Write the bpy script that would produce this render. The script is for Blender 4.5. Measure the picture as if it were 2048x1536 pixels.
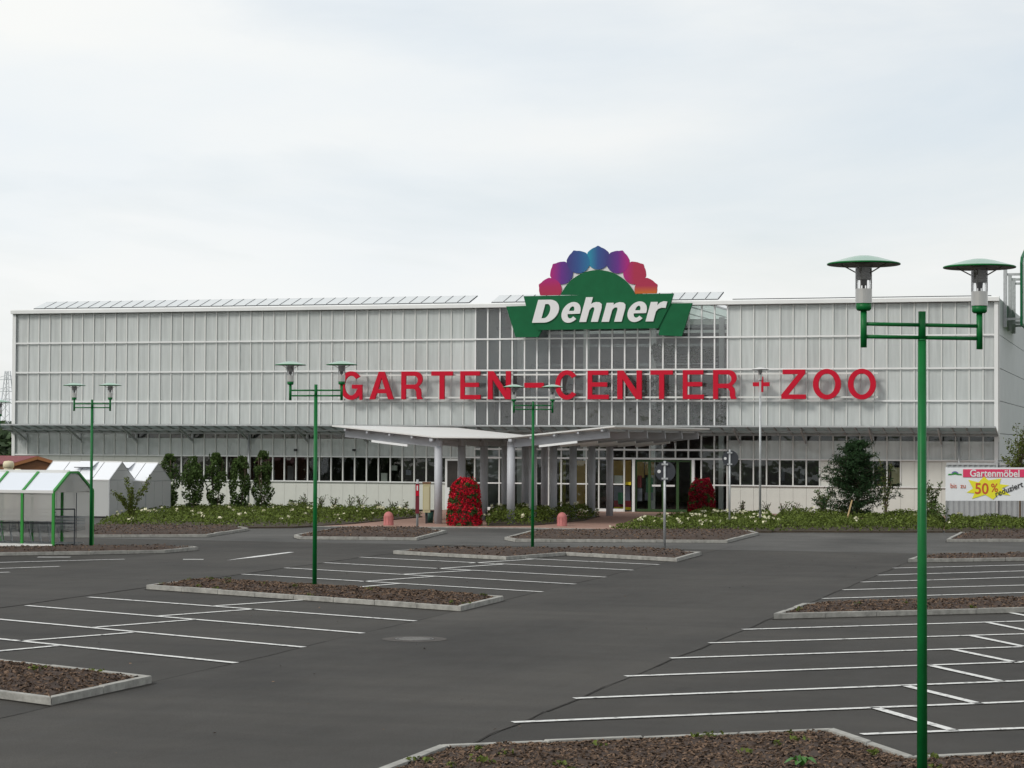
import bpy, bmesh, math, random
from mathutils import Vector, Matrix, noise
random.seed(11)
rnd = random.random
def ru(a, b): return a + (b - a) * rnd()
for o in list(bpy.data.objects): bpy.data.objects.remove(o)
SC = bpy.context.scene
COL = SC.collection
R = math.radians

# ------------------------------------------------------------------ camera
FPX, CAMH = 4450.0, 3.0
PSI, PITCH, ROLL = R(16.35), math.atan(117 / FPX), 0.0046
FWD = Vector((-math.sin(PSI) * math.cos(PITCH), math.cos(PSI) * math.cos(PITCH), math.sin(PITCH)))
_r0 = Vector((math.cos(PSI), math.sin(PSI), 0))
_u0 = _r0.cross(FWD)
RGT = _r0 * math.cos(ROLL) + _u0 * math.sin(ROLL)
UPV = -_r0 * math.sin(ROLL) + _u0 * math.cos(ROLL)
cd = bpy.data.cameras.new('camera'); cam = bpy.data.objects.new('camera', cd); COL.objects.link(cam)
cd.sensor_width = 36.0; cd.sensor_fit = 'HORIZONTAL'; cd.lens = FPX / 2048 * 36
cd.clip_start = 0.5; cd.clip_end = 6000
m = Matrix((RGT, UPV, -FWD)).transposed().to_4x4(); m.translation = Vector((0, 0, CAMH))
cam.matrix_world = m
SC.camera = cam

# ------------------------------------------------------------------ sky and sun
SUN_DIR = Vector((-0.50, -0.66, 0.66)).normalized()      # towards the sun
W = bpy.data.worlds.new('World'); SC.world = W; W.use_nodes = True
nt = W.node_tree; N = nt.nodes; L = nt.links
for n in list(N): N.remove(n)
def wn(t, **k):
    n = N.new(t)
    for a, v in k.items(): setattr(n, a, v)
    return n
out = wn('ShaderNodeOutputWorld'); bg = wn('ShaderNodeBackground'); bg.inputs[1].default_value = 0.1
sky = wn('ShaderNodeTexSky', sky_type='NISHITA', sun_disc=False)
sky.sun_elevation = math.asin(SUN_DIR.z); sky.sun_rotation = math.atan2(SUN_DIR.x, SUN_DIR.y)
sky.air_density = 1.0; sky.dust_density = 2.0
tc = wn('ShaderNodeTexCoord')
mp = wn('ShaderNodeMapping'); mp.inputs['Scale'].default_value = (1.0, 1.0, 3.4); mp.inputs['Location'].default_value = (0.3, 0.1, 0.37)
n1 = wn('ShaderNodeTexNoise'); n1.inputs['Scale'].default_value = 3.2; n1.inputs['Detail'].default_value = 7; n1.inputs['Roughness'].default_value = 0.55; n1.inputs['Distortion'].default_value = 0.35
rp = wn('ShaderNodeValToRGB'); rp.color_ramp.elements[0].position = 0.36; rp.color_ramp.elements[0].color = (0.74, 0.74, 0.74, 1)
rp.color_ramp.elements[1].position = 0.56; rp.color_ramp.elements[1].color = (1, 1, 1, 1)
mp2 = wn('ShaderNodeMapping'); mp2.inputs['Scale'].default_value = (1.2, 1.2, 5.0); mp2.inputs['Location'].default_value = (4.3, 2.1, 1.37)
n2 = wn('ShaderNodeTexNoise'); n2.inputs['Scale'].default_value = 3.0; n2.inputs['Detail'].default_value = 6
rp2 = wn('ShaderNodeValToRGB'); rp2.color_ramp.elements[0].position = 0.32; rp2.color_ramp.elements[0].color = (8.45, 8.95, 9.3, 1)
rp2.color_ramp.elements[1].position = 0.66; rp2.color_ramp.elements[1].color = (9.5, 9.6, 9.45, 1)
dt = wn('ShaderNodeVectorMath', operation='DOT_PRODUCT'); dt.inputs[1].default_value = (-0.96, 0.28, 0.0)   # clouds are thinner away from the sun's side
mr = wn('ShaderNodeMapRange'); mr.inputs[1].default_value = -0.1; mr.inputs[2].default_value = 0.62; mr.inputs[3].default_value = 0.885; mr.inputs[4].default_value = 1.0
mul = wn('ShaderNodeVectorMath', operation='SCALE')
mix = wn('ShaderNodeMix', data_type='RGBA')
L.new(tc.outputs['Generated'], mp.inputs['Vector']); L.new(mp.outputs[0], n1.inputs['Vector']); L.new(n1.outputs['Fac'], rp.inputs[0])
L.new(tc.outputs['Generated'], mp2.inputs['Vector']); L.new(mp2.outputs[0], n2.inputs['Vector']); L.new(n2.outputs['Fac'], rp2.inputs[0])
L.new(tc.outputs['Generated'], dt.inputs[0]); L.new(dt.outputs['Value'], mr.inputs[0])
L.new(rp2.outputs[0], mul.inputs[0]); L.new(mr.outputs[0], mul.inputs['Scale'])
thin = wn('ShaderNodeVectorMath', operation='SCALE'); thin.inputs['Scale'].default_value = 1.35
L.new(sky.outputs[0], thin.inputs[0])
L.new(rp.outputs[0], mix.inputs['Factor']); L.new(thin.outputs[0], mix.inputs['A']); L.new(mul.outputs[0], mix.inputs['B'])
L.new(mix.outputs['Result'], bg.inputs[0]); L.new(bg.outputs[0], out.inputs[0])
sd = bpy.data.lights.new('sun', 'SUN'); sd.energy = 1.9; sd.angle = R(14); sd.color = (1.0, 0.96, 0.9)
so = bpy.data.objects.new('sun', sd); COL.objects.link(so)
so.rotation_euler = (-SUN_DIR).to_track_quat('-Z', 'Y').to_euler(); so.location = (-40, -30, 60)
SC.view_settings.view_transform = 'Standard'; SC.view_settings.look = 'None'; SC.view_settings.gamma = 1.0
SC.view_settings.exposure = 0.0; SC.view_settings.use_curve_mapping = False
SC.render.engine = 'CYCLES'
SC.cycles.use_denoising = True
SC.cycles.max_bounces = 10; SC.cycles.transparent_max_bounces = 16; SC.cycles.diffuse_bounces = 3; SC.cycles.glossy_bounces = 3
SC.cycles.caustics_reflective = False; SC.cycles.caustics_refractive = False

# ------------------------------------------------------------------ surveying: a photo pixel to a point on the ground or on a wall plane
def ray(x, y): return FWD + RGT * ((x - 1024) / FPX) - UPV * ((y - 768) / FPX)
def gp(x, y, z=0.0):
    d = ray(x, y); t = (z - CAMH) / d.z
    return Vector((d.x * t, d.y * t, z))
def wp(x, y, Y):
    d = ray(x, y); t = Y / d.y
    return Vector((d.x * t, Y, CAMH + d.z * t))
def zp(x, y, Z):                         # at a distance along the view
    d = ray(x, y) * Z
    return Vector((d.x, d.y, CAMH + d.z))

# ------------------------------------------------------------------ materials
MATS = {}
def mat(name, col, rough=0.6, metal=0.0, spec=0.5, var=0.0, vscale=3.0, bump=0.0, bscale=40.0, isl=0.0, coord='Object', stretch=(1, 1, 1), trans=0.0, col2=None):
    if name in MATS: return MATS[name]
    M = bpy.data.materials.new(name); M.use_nodes = True
    nt = M.node_tree; b = nt.nodes['Principled BSDF']; nn = nt.nodes.new; lk = nt.links.new
    b.inputs['Base Color'].default_value = (*col, 1); b.inputs['Roughness'].default_value = rough
    b.inputs['Metallic'].default_value = metal; b.inputs['Specular IOR Level'].default_value = spec
    tcn = nn('ShaderNodeTexCoord'); mpn = nn('ShaderNodeMapping'); mpn.inputs['Scale'].default_value = stretch
    lk(tcn.outputs[coord], mpn.inputs['Vector'])
    csock = None
    if var > 0:
        t = nn('ShaderNodeTexNoise'); t.inputs['Scale'].default_value = vscale; t.inputs['Detail'].default_value = 6; t.inputs['Roughness'].default_value = 0.6
        lk(mpn.outputs[0], t.inputs['Vector'])
        r_ = nn('ShaderNodeValToRGB')
        c2 = col2 or tuple(c * (1 + var) for c in col); c1 = tuple(c * (1 - var) for c in col)
        r_.color_ramp.elements[0].position = 0.3; r_.color_ramp.elements[0].color = (*c1, 1)
        r_.color_ramp.elements[1].position = 0.7; r_.color_ramp.elements[1].color = (*c2, 1)
        lk(t.outputs['Fac'], r_.inputs[0]); csock = r_.outputs[0]
    if isl > 0:
        g = nn('ShaderNodeNewGeometry'); mrn = nn('ShaderNodeMapRange'); mrn.inputs[3].default_value = 1 - isl; mrn.inputs[4].default_value = 1 + isl
        lk(g.outputs['Random Per Island'], mrn.inputs[0])
        sc_ = nn('ShaderNodeVectorMath'); sc_.operation = 'SCALE'
        if csock: lk(csock, sc_.inputs[0])
        else: sc_.inputs[0].default_value = col
        lk(mrn.outputs[0], sc_.inputs['Scale']); csock = sc_.outputs[0]
    if csock: lk(csock, b.inputs['Base Color'])
    if bump > 0:
        t2 = nn('ShaderNodeTexNoise'); t2.inputs['Scale'].default_value = bscale; t2.inputs['Detail'].default_value = 4
        lk(mpn.outputs[0], t2.inputs['Vector'])
        bp = nn('ShaderNodeBump'); bp.inputs['Strength'].default_value = bump; bp.inputs['Distance'].default_value = 0.02
        lk(t2.outputs['Fac'], bp.inputs['Height']); lk(bp.outputs[0], b.inputs['Normal'])
    if trans > 0:
        tb = nn('ShaderNodeBsdfTranslucent'); ms = nn('ShaderNodeMixShader'); ms.inputs[0].default_value = trans
        if csock: lk(csock, tb.inputs['Color'])
        else: tb.inputs['Color'].default_value = (*col, 1)
        o_ = nt.nodes['Material Output']
        lk(b.outputs[0], ms.inputs[1]); lk(tb.outputs[0], ms.inputs[2]); lk(ms.outputs[0], o_.inputs['Surface'])
    MATS[name] = M; return M

def glass_mat(name, tint=(0.93, 0.97, 0.95), gl=1.0, haze=0.0, hazecol=(0.7, 0.75, 0.74), wav=0.0, tl=False):
    M = bpy.data.materials.new(name); M.use_nodes = True
    nt = M.node_tree; nn = nt.nodes.new; lk = nt.links.new
    for n in list(nt.nodes):
        if n.type != 'OUTPUT_MATERIAL': nt.nodes.remove(n)
    o_ = [n for n in nt.nodes][0]
    tr = nn('ShaderNodeBsdfTransparent'); tr.inputs[0].default_value = (*tint, 1)
    g = nn('ShaderNodeBsdfGlossy'); g.inputs['Roughness'].default_value = 0.02; g.inputs['Color'].default_value = (1, 1, 1, 1)
    fr = nn('ShaderNodeFresnel'); fr.inputs['IOR'].default_value = 1.55
    ml = nn('ShaderNodeMath'); ml.operation = 'MULTIPLY'; ml.inputs[1].default_value = gl
    lk(fr.outputs[0], ml.inputs[0])
    ms = nn('ShaderNodeMixShader'); lk(ml.outputs[0], ms.inputs[0]); lk(tr.outputs[0], ms.inputs[1]); lk(g.outputs[0], ms.inputs[2])
    if wav > 0:
        tcn = nn('ShaderNodeNewGeometry'); t2 = nn('ShaderNodeTexNoise'); t2.inputs['Scale'].default_value = 1.6
        lk(tcn.outputs['Position'], t2.inputs['Vector']); bp = nn('ShaderNodeBump'); bp.inputs['Strength'].default_value = wav; bp.inputs['Distance'].default_value = 0.05
        lk(t2.outputs['Fac'], bp.inputs['Height']); lk(bp.outputs[0], g.inputs['Normal'])
    last = ms
    if haze > 0:
        d = nn('ShaderNodeBsdfDiffuse'); d.inputs[0].default_value = (*hazecol, 1)
        if tl:
            t3 = nn('ShaderNodeBsdfTranslucent'); t3.inputs[0].default_value = (*hazecol, 1); m3 = nn('ShaderNodeMixShader'); lk(d.outputs[0], m3.inputs[1]); lk(t3.outputs[0], m3.inputs[2]); d = m3
        m2 = nn('ShaderNodeMixShader'); m2.inputs[0].default_value = haze
        if wav > 0:                                          # dust differs from pane to pane and runs down in faint streaks
            oi = nn('ShaderNodeObjectInfo'); ge = nn('ShaderNodeNewGeometry'); mp_ = nn('ShaderNodeMapping'); mp_.inputs['Scale'].default_value = (5.0, 1.0, 0.35); t4 = nn('ShaderNodeTexNoise'); t4.inputs['Scale'].default_value = 1.0; t4.inputs['Detail'].default_value = 4
            lk(ge.outputs['Position'], mp_.inputs[0]); lk(mp_.outputs[0], t4.inputs['Vector'])
            ad = nn('ShaderNodeMath'); ad.operation = 'ADD'; ra = nn('ShaderNodeMapRange'); ra.inputs[3].default_value = haze * 0.80; ra.inputs[4].default_value = haze * 1.05; lk(oi.outputs['Random'], ra.inputs[0])
            rb = nn('ShaderNodeMapRange'); rb.inputs[1].default_value = 0.3; rb.inputs[2].default_value = 0.7; rb.inputs[3].default_value = -0.06 * haze; rb.inputs[4].default_value = 0.28 * haze; lk(t4.outputs['Fac'], rb.inputs[0])
            lk(ra.outputs[0], ad.inputs[0]); lk(rb.outputs[0], ad.inputs[1]); lk(ad.outputs[0], m2.inputs[0])
        lk(ms.outputs[0], m2.inputs[1]); lk(d.outputs[0], m2.inputs[2]); last = m2
    lk(last.outputs[0], o_.inputs['Surface']); MATS[name] = M; return M

def asphalt(name, base, seed):
    M = bpy.data.materials.new(name); M.use_nodes = True
    nt = M.node_tree; b = nt.nodes['Principled BSDF']; nn = nt.nodes.new; lk = nt.links.new
    tcn = nn('ShaderNodeTexCoord')
    def tex(sc, det, st=(1, 1, 1)):
        mpn = nn('ShaderNodeMapping'); mpn.inputs['Scale'].default_value = st; mpn.inputs['Location'].default_value = (seed, seed * 2.3, 0)
        lk(tcn.outputs['Object'], mpn.inputs[0]); t = nn('ShaderNodeTexNoise'); t.inputs['Scale'].default_value = sc; t.inputs['Detail'].default_value = det; t.inputs['Roughness'].default_value = 0.65
        lk(mpn.outputs[0], t.inputs['Vector']); return t
    big = tex(0.22, 6, (1.0, 0.6, 1)); mid = tex(1.3, 5, (2.2, 0.7, 1)); fine = tex(55, 3)
    r1 = nn('ShaderNodeValToRGB'); r1.color_ramp.elements[0].position = 0.33; r1.color_ramp.elements[0].color = (*[c * 0.66 for c in base], 1)
    r1.color_ramp.elements[1].position = 0.68; r1.color_ramp.elements[1].color = (*[c * 1.32 for c in base], 1)
    lk(big.outputs['Fac'], r1.inputs[0])
    def mulby(src, t, lo, hi):
        mrn = nn('ShaderNodeMapRange'); mrn.inputs[1].default_value = 0.3; mrn.inputs[2].default_value = 0.7; mrn.inputs[3].default_value = lo; mrn.inputs[4].default_value = hi
        lk(t.outputs['Fac'], mrn.inputs[0]); s_ = nn('ShaderNodeVectorMath'); s_.operation = 'SCALE'; lk(src, s_.inputs[0]); lk(mrn.outputs[0], s_.inputs['Scale']); return s_.outputs[0]
    c = mulby(r1.outputs[0], mid, 0.92, 1.07); c = mulby(c, fine, 0.66, 1.36); st_ = tex(0.55, 3, (0.35, 1.6, 1)); c = mulby(c, st_, 0.80, 1.16)
    sp_ = tex(0.9, 2)
    mrs = nn('ShaderNodeMapRange'); mrs.inputs[1].default_value = 0.70; mrs.inputs[2].default_value = 0.80; mrs.inputs[3].default_value = 1.0; mrs.inputs[4].default_value = 0.62; lk(sp_.outputs['Fac'], mrs.inputs[0])
    s9 = nn('ShaderNodeVectorMath'); s9.operation = 'SCALE'; lk(c, s9.inputs[0]); lk(mrs.outputs[0], s9.inputs['Scale']); c = s9.outputs[0]
    lk(c, b.inputs['Base Color'])
    rr = nn('ShaderNodeMapRange'); rr.inputs[3].default_value = 0.6; rr.inputs[4].default_value = 0.78; lk(mid.outputs['Fac'], rr.inputs[0]); lk(rr.outputs[0], b.inputs['Roughness'])
    b.inputs['Specular IOR Level'].default_value = 0.18
    bp = nn('ShaderNodeBump'); bp.inputs['Strength'].default_value = 0.3; bp.inputs['Distance'].default_value = 0.012; lk(fine.outputs['Fac'], bp.inputs['Height']); lk(bp.outputs[0], b.inputs['Normal'])
    MATS[name] = M; return M

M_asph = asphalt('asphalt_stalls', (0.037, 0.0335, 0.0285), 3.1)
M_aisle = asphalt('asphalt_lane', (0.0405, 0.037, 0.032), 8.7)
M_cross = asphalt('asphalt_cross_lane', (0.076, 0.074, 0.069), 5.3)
M_paint = mat('road_paint', (0.62, 0.62, 0.60), 0.7, var=0.3, vscale=9, bump=0.2)
for e_, ps_, cl_ in zip(M_paint.node_tree.nodes['Color Ramp'].color_ramp.elements, (0.36, 0.46), ((0.24, 0.24, 0.23, 1), (0.64, 0.64, 0.62, 1))): e_.position = ps_; e_.color = cl_
M_paintworn = mat('worn_paint', (0.34, 0.34, 0.33), 0.8, var=0.45, vscale=7)
M_kerb = mat('kerb_concrete', (0.30, 0.295, 0.27), 0.85, var=0.30, vscale=6, bump=0.35, isl=0.0)
M_mulch = mat('bark_mulch', (0.045, 0.027, 0.018), 0.95, var=0.5, vscale=14, bump=0.9, bscale=30)
M_chip = mat('bark_chip', (0.105, 0.070, 0.048), 0.9, isl=0.95, spec=0.2)
M_soil = mat('bed_soil', (0.06, 0.045, 0.03), 0.95, var=0.4, vscale=5)
M_white = mat('white_metal', (0.72, 0.73, 0.72), 0.45, var=0.05, vscale=0.8)
M_mull = mat('grey_white_aluminium', (0.64, 0.65, 0.625), 0.45, var=0.05, vscale=1.5)
M_panel = mat('cream_panel', (0.60, 0.61, 0.565), 0.55, var=0.06, vscale=1.0)
M_side = mat('grey_cladding', (0.46, 0.475, 0.48), 0.5, var=0.05, vscale=1.2)
M_galv = mat('galvanised_steel', (0.42, 0.435, 0.44), 0.45, metal=0.35, var=0.12, vscale=8)
M_col = mat('grey_column_paint', (0.43, 0.445, 0.475), 0.5, var=0.06, vscale=3)
M_green = mat('green_lamp_paint', (0.004, 0.125, 0.028), 0.42, spec=0.22, var=0.15, vscale=6)
M_greensheen = mat('green_cap_sky_sheen', (0.20, 0.36, 0.26), 0.2, spec=1.0)  # lamp green made paler: the sky's gloss on the caps is painted in
M_steel = mat('polished_steel', (0.50, 0.49, 0.47), 0.3, metal=0.8)
M_dark = mat('dark_rubber', (0.02, 0.02, 0.022), 0.7)
M_lampgrey = mat('lamp_inner_grey', (0.30, 0.29, 0.28), 0.6)
M_red = mat('sign_red', (0.50, 0.010, 0.030), 0.5, spec=0.12, var=0.05, vscale=2)
M_sgreen = mat('sign_green', (0.008, 0.105, 0.04), 0.5, spec=0.15, var=0.1, vscale=2)
M_swhite = mat('sign_white', (0.66, 0.66, 0.66), 0.5)
M_screen = mat('white_shade_cloth', (0.84, 0.88, 0.865), 0.9, var=0.05, vscale=0.7, stretch=(1, 1, 0.3))
M_roofw = mat('white_membrane', (0.82, 0.82, 0.80), 0.5, trans=0.25)
M_brick = mat('red_brick_paving', (0.32, 0.19, 0.145), 0.85, var=0.15, vscale=3)
M_leaf = mat('leaf_dark', (0.066, 0.108, 0.03), 0.6, spec=0.15, isl=0.55, trans=0.25)
M_leaf2 = mat('leaf_mid', (0.065, 0.105, 0.022), 0.6, spec=0.15, isl=0.5, trans=0.25)
M_leafy = mat('leaf_yellowish', (0.10, 0.13, 0.025), 0.6, spec=0.15, isl=0.45, trans=0.25)
M_pine = mat('pine_needles', (0.022, 0.05, 0.018), 0.65, spec=0.15, isl=0.55, trans=0.15)
M_cover = mat('ground_cover', (0.10, 0.135, 0.026), 0.65, spec=0.15, isl=0.55, trans=0.2)
M_rose = mat('white_rose', (0.72, 0.70, 0.50), 0.7, isl=0.2)
M_begonia = mat('red_begonia', (0.50, 0.010, 0.028), 0.6, spec=0.15, isl=0.5, trans=0.15)
M_bark = mat('tree_bark', (0.10, 0.075, 0.05), 0.9, var=0.3, vscale=10)
M_stake = mat('wooden_stake', (0.38, 0.27, 0.13), 0.8, var=0.2, vscale=8)
M_pink = mat('pink_stone', (0.42, 0.145, 0.135), 0.7, var=0.15, vscale=9)
M_dgrey = mat('dark_grey_back', (0.05, 0.054, 0.062), 0.6, spec=0.2)
M_beige = mat('beige_paint', (0.45, 0.41, 0.24), 0.6, var=0.08)
M_wood = mat('brown_wood', (0.16, 0.065, 0.022), 0.6, var=0.2, vscale=6, stretch=(1, 1, 6))
M_roofred = mat('red_shingle', (0.19, 0.06, 0.065), 0.8, var=0.15, vscale=8)
M_cream = mat('cream_plastic', (0.62, 0.56, 0.38), 0.5)
M_poly = glass_mat('polycarbonate_sheet', (0.92, 0.92, 0.91), 0.5, 0.42, (0.85, 0.84, 0.81), tl=True)
M_polyroof = mat('white_polycarbonate', (0.80, 0.84, 0.90), 0.2, trans=0.2)
M_ghglass = mat('frosted_greenhouse_panel', (0.68, 0.69, 0.68), 0.25, trans=0.4)
M_ghroof = mat('white_twin_wall_panel', (0.83, 0.85, 0.88), 0.14, trans=0.1)
M_lgreen = mat('bright_green_frame', (0.02, 0.24, 0.03), 0.4)
M_glass = glass_mat('facade_glass', (0.985, 0.995, 0.99), 0.85, 0.44, (0.88, 0.92, 0.905), wav=0.25)
M_glassh = glass_mat('hall_glass', (0.97, 0.98, 0.98), 0.9, 0.05, (0.8, 0.82, 0.84), wav=0.25)
M_glassd = glass_mat('window_glass', (0.90, 0.93, 0.92), 0.8, 0.0, wav=0.2)
M_awn = mat('awning_glass', (0.42, 0.46, 0.455), 0.25, var=0.08, vscale=1.5, trans=0.6)
M_skyl = mat('skylight_sheet', (0.78, 0.84, 0.81), 0.5, trans=0.75)
M_lampglass = glass_mat('lamp_glass', (0.95, 0.95, 0.95), 0.8)
M_inwall = mat('interior_wall', (0.36, 0.36, 0.375), 0.8, var=0.1, vscale=0.6)
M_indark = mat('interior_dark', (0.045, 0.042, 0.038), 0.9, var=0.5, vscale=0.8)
M_inbrown = mat('interior_stone', (0.10, 0.088, 0.065), 0.9, var=0.6, vscale=1.8)
M_infloor = mat('interior_floor', (0.14, 0.13, 0.11), 0.5)
M_ochre = mat('ochre_board', (0.42, 0.27, 0.075), 0.7, var=0.12, vscale=2)
M_dkgreen = mat('door_green', (0.02, 0.06, 0.012), 0.5)
M_roofm = mat('roof_sheet', (0.45, 0.46, 0.46), 0.6)
M_tube = mat('white_light_tube', (0.82, 0.84, 0.84), 0.4)
M_pinkb = mat('banner_pink', (0.62, 0.03, 0.11), 0.6)
M_yell = mat('banner_yellow', (0.70, 0.66, 0.02), 0.6)
M_oran = mat('banner_red', (0.50, 0.08, 0.02), 0.6)
M_ban = mat('banner_cloth', (0.68, 0.70, 0.72), 0.7, var=0.03, vscale=1.5)
M_black = mat('print_black', (0.03, 0.03, 0.03), 0.6)
M_field = mat('far_field', (0.06, 0.085, 0.03), 0.95, var=0.3, vscale=0.05)
M_far = mat('far_leaf', (0.045, 0.075, 0.03), 0.8, isl=0.5)
M_wire = mat('trolley_wire', (0.34, 0.36, 0.37), 0.35, metal=0.7)
M_iron = mat('cast_iron', (0.10, 0.095, 0.09), 0.6, metal=0.3, var=0.25, vscale=12)
M_contain = mat('corrugated_sheet', (0.30, 0.325, 0.335), 0.5, var=0.12, vscale=2)
M_bin = mat('bin_green', (0.012, 0.06, 0.045), 0.5)

# ------------------------------------------------------------------ mesh building
class MB:
    def __init__(s): s.v = []; s.f = []
    def add(s, vs, fs):
        b = len(s.v); s.v.extend([Vector(v) for v in vs]); s.f.extend([tuple(i + b for i in f) for f in fs]); return s
    def box(s, x0, y0, z0, x1, y1, z1):
        vs = [(x0, y0, z0), (x1, y0, z0), (x1, y1, z0), (x0, y1, z0), (x0, y0, z1), (x1, y0, z1), (x1, y1, z1), (x0, y1, z1)]
        return s.add(vs, [(0, 3, 2, 1), (4, 5, 6, 7), (0, 1, 5, 4), (1, 2, 6, 5), (2, 3, 7, 6), (3, 0, 4, 7)])
    def bar(s, a, b, w, h=None, up=(0, 0, 1)):          # box beam from a to b
        h = h or w; a = Vector(a); b = Vector(b); d = (b - a).normalized(); u = Vector(up)
        if abs(d.dot(u)) > 0.97: u = Vector((0, 1, 0))
        sx = d.cross(u).normalized(); uy = sx.cross(d).normalized()
        vs = []
        for p in (a, b):
            for i, j in ((-1, -1), (1, -1), (1, 1), (-1, 1)): vs.append(p + sx * (i * w / 2) + uy * (j * h / 2))
        return s.add(vs, [(3, 2, 1, 0), (4, 5, 6, 7), (0, 1, 5, 4), (1, 2, 6, 5), (2, 3, 7, 6), (3, 0, 4, 7)])
    def tube(s, a, b, r0, r1=None, n=12):
        r1 = r0 if r1 is None else r1; a = Vector(a); b = Vector(b); d = (b - a).normalized()
        u = Vector((1, 0, 0)) if abs(d.x) < 0.9 else Vector((0, 1, 0)); sx = d.cross(u).normalized(); sy = d.cross(sx)
        vs = []
        for p, r in ((a, r0), (b, r1)):
            for k in range(n):
                t = 2 * math.pi * k / n; vs.append(p + sx * (r * math.cos(t)) + sy * (r * math.sin(t)))
        fs = [(k, (k + 1) % n, n + (k + 1) % n, n + k) for k in range(n)]
        fs += [tuple(range(n - 1, -1, -1)), tuple(range(n, 2 * n))]
        return s.add(vs, fs)
    def path(s, pts, r, n=8):
        for a, b in zip(pts, pts[1:]): s.tube(a, b, r, r, n)
        return s
    def lathe(s, prof, c=(0, 0, 0), n=24):
        c = Vector(c); vs = []; k = len(prof)
        for i in range(n):
            t = 2 * math.pi * i / n
            for r, z in prof: vs.append(c + Vector((r * math.cos(t), r * math.sin(t), z)))
        fs = []
        for i in range(n):
            j = (i + 1) % n
            for q in range(k - 1): fs.append((i * k + q, j * k + q, j * k + q + 1, i * k + q + 1))
        return s.add(vs, fs)
    def prism(s, pts, off):                              # polygon pushed along off
        off = Vector(off); pts = [Vector(p) for p in pts]; n = len(pts)
        fs = [tuple(range(n)), tuple(range(2 * n - 1, n - 1, -1))]
        for i in range(n): j = (i + 1) % n; fs.append((i, i + n, j + n, j))
        return s.add(pts + [p + off for p in pts], fs)
    def build(s, name, material, parent=None, smooth=False, at=None, stuff=False):
        o_ = Vector(at) if at is not None else (parent.location.copy() if parent is not None else Vector((0, 0, 0)))
        if parent is not None and parent.parent is not None and at is None: o_ = base_of(parent)
        me = bpy.data.meshes.new(name); me.from_pydata([v - o_ for v in s.v], [], s.f)
        bm = bmesh.new(); bm.from_mesh(me); bmesh.ops.recalc_face_normals(bm, faces=bm.faces); bm.to_mesh(me); bm.free()
        me.materials.append(material)
        if smooth: me.shade_smooth()
        o = bpy.data.objects.new(name, me); COL.objects.link(o)
        if parent is not None: o.parent = parent
        if at is not None and parent is None: o.location = at
        if stuff: o['kind'] = 'stuff'
        return o
def base_of(o):
    v = Vector((0, 0, 0))
    while o is not None: v += o.location; o = o.parent
    return v
def tag(o, label, cat, group=None):
    o['label'] = label; o['category'] = cat
    if group: o['group'] = group
    return o
def thing(name, label, cat, loc=(0, 0, 0), group=None):
    o = bpy.data.objects.new(name, None); COL.objects.link(o); o.location = loc; o.empty_display_size = 0.2
    return tag(o, label, cat, group)
def struct(name, mb, material, smooth=False):
    o = mb.build(name, material, smooth=smooth); o['kind'] = 'structure'; return o
def kids(o): return [c for c in bpy.data.objects if c.parent == o]
def dup(o, parent=None, children=None):
    c = o.copy(); COL.objects.link(c); c.parent = parent
    for ch in kids(o): dup(ch, c)
    return c
def inst(src, name, parent, loc):                        # another object on the same mesh
    o = bpy.data.objects.new(name, src.data); COL.objects.link(o); o.parent = parent; o.location = Vector(loc) - base_of(parent); return o
def empty_part(name, parent, loc):
    o = bpy.data.objects.new(name, None); COL.objects.link(o); o.parent = parent; o.location = Vector(loc) - base_of(parent); return o

FONT_CACHE = {}
def glyph(ch, offset=0.012, shear=0.0, extrude=0.0, res=6):
    k = (ch, offset, shear, extrude)
    if k in FONT_CACHE: return FONT_CACHE[k]
    cu = bpy.data.curves.new('glyph', 'FONT'); cu.body = ch; cu.offset = offset; cu.shear = shear; cu.extrude = extrude; cu.resolution_u = res
    ob = bpy.data.objects.new('glyph', cu); COL.objects.link(ob)
    bpy.context.view_layer.update()
    me = bpy.data.meshes.new_from_object(ob.evaluated_get(bpy.context.evaluated_depsgraph_get()))
    vs = [v.co.copy() for v in me.vertices]; fs = [tuple(p.vertices) for p in me.polygons]
    bpy.data.objects.remove(ob); bpy.data.meshes.remove(me); bpy.data.curves.remove(cu)
    FONT_CACHE[k] = (vs, fs); return vs, fs
def fit_text(ch, a, b, depth=0.06, **kw):                # glyphs fitted to the rectangle a (lower left) .. b (upper right) on a plane of constant y
    vs, fs = glyph(ch, extrude=0.5, **kw)
    x0 = min(v.x for v in vs); x1 = max(v.x for v in vs); y0 = min(v.y for v in vs); y1 = max(v.y for v in vs)
    out = []
    for v in vs:
        u = (v.x - x0) / max(1e-6, x1 - x0); w = (v.y - y0) / max(1e-6, y1 - y0)
        out.append(Vector((a.x + (b.x - a.x) * u, a.y - v.z * depth * 2 * 0.5, a.z + (b.z - a.z) * w)))
    mb = MB(); mb.add(out, fs); return mb

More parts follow.
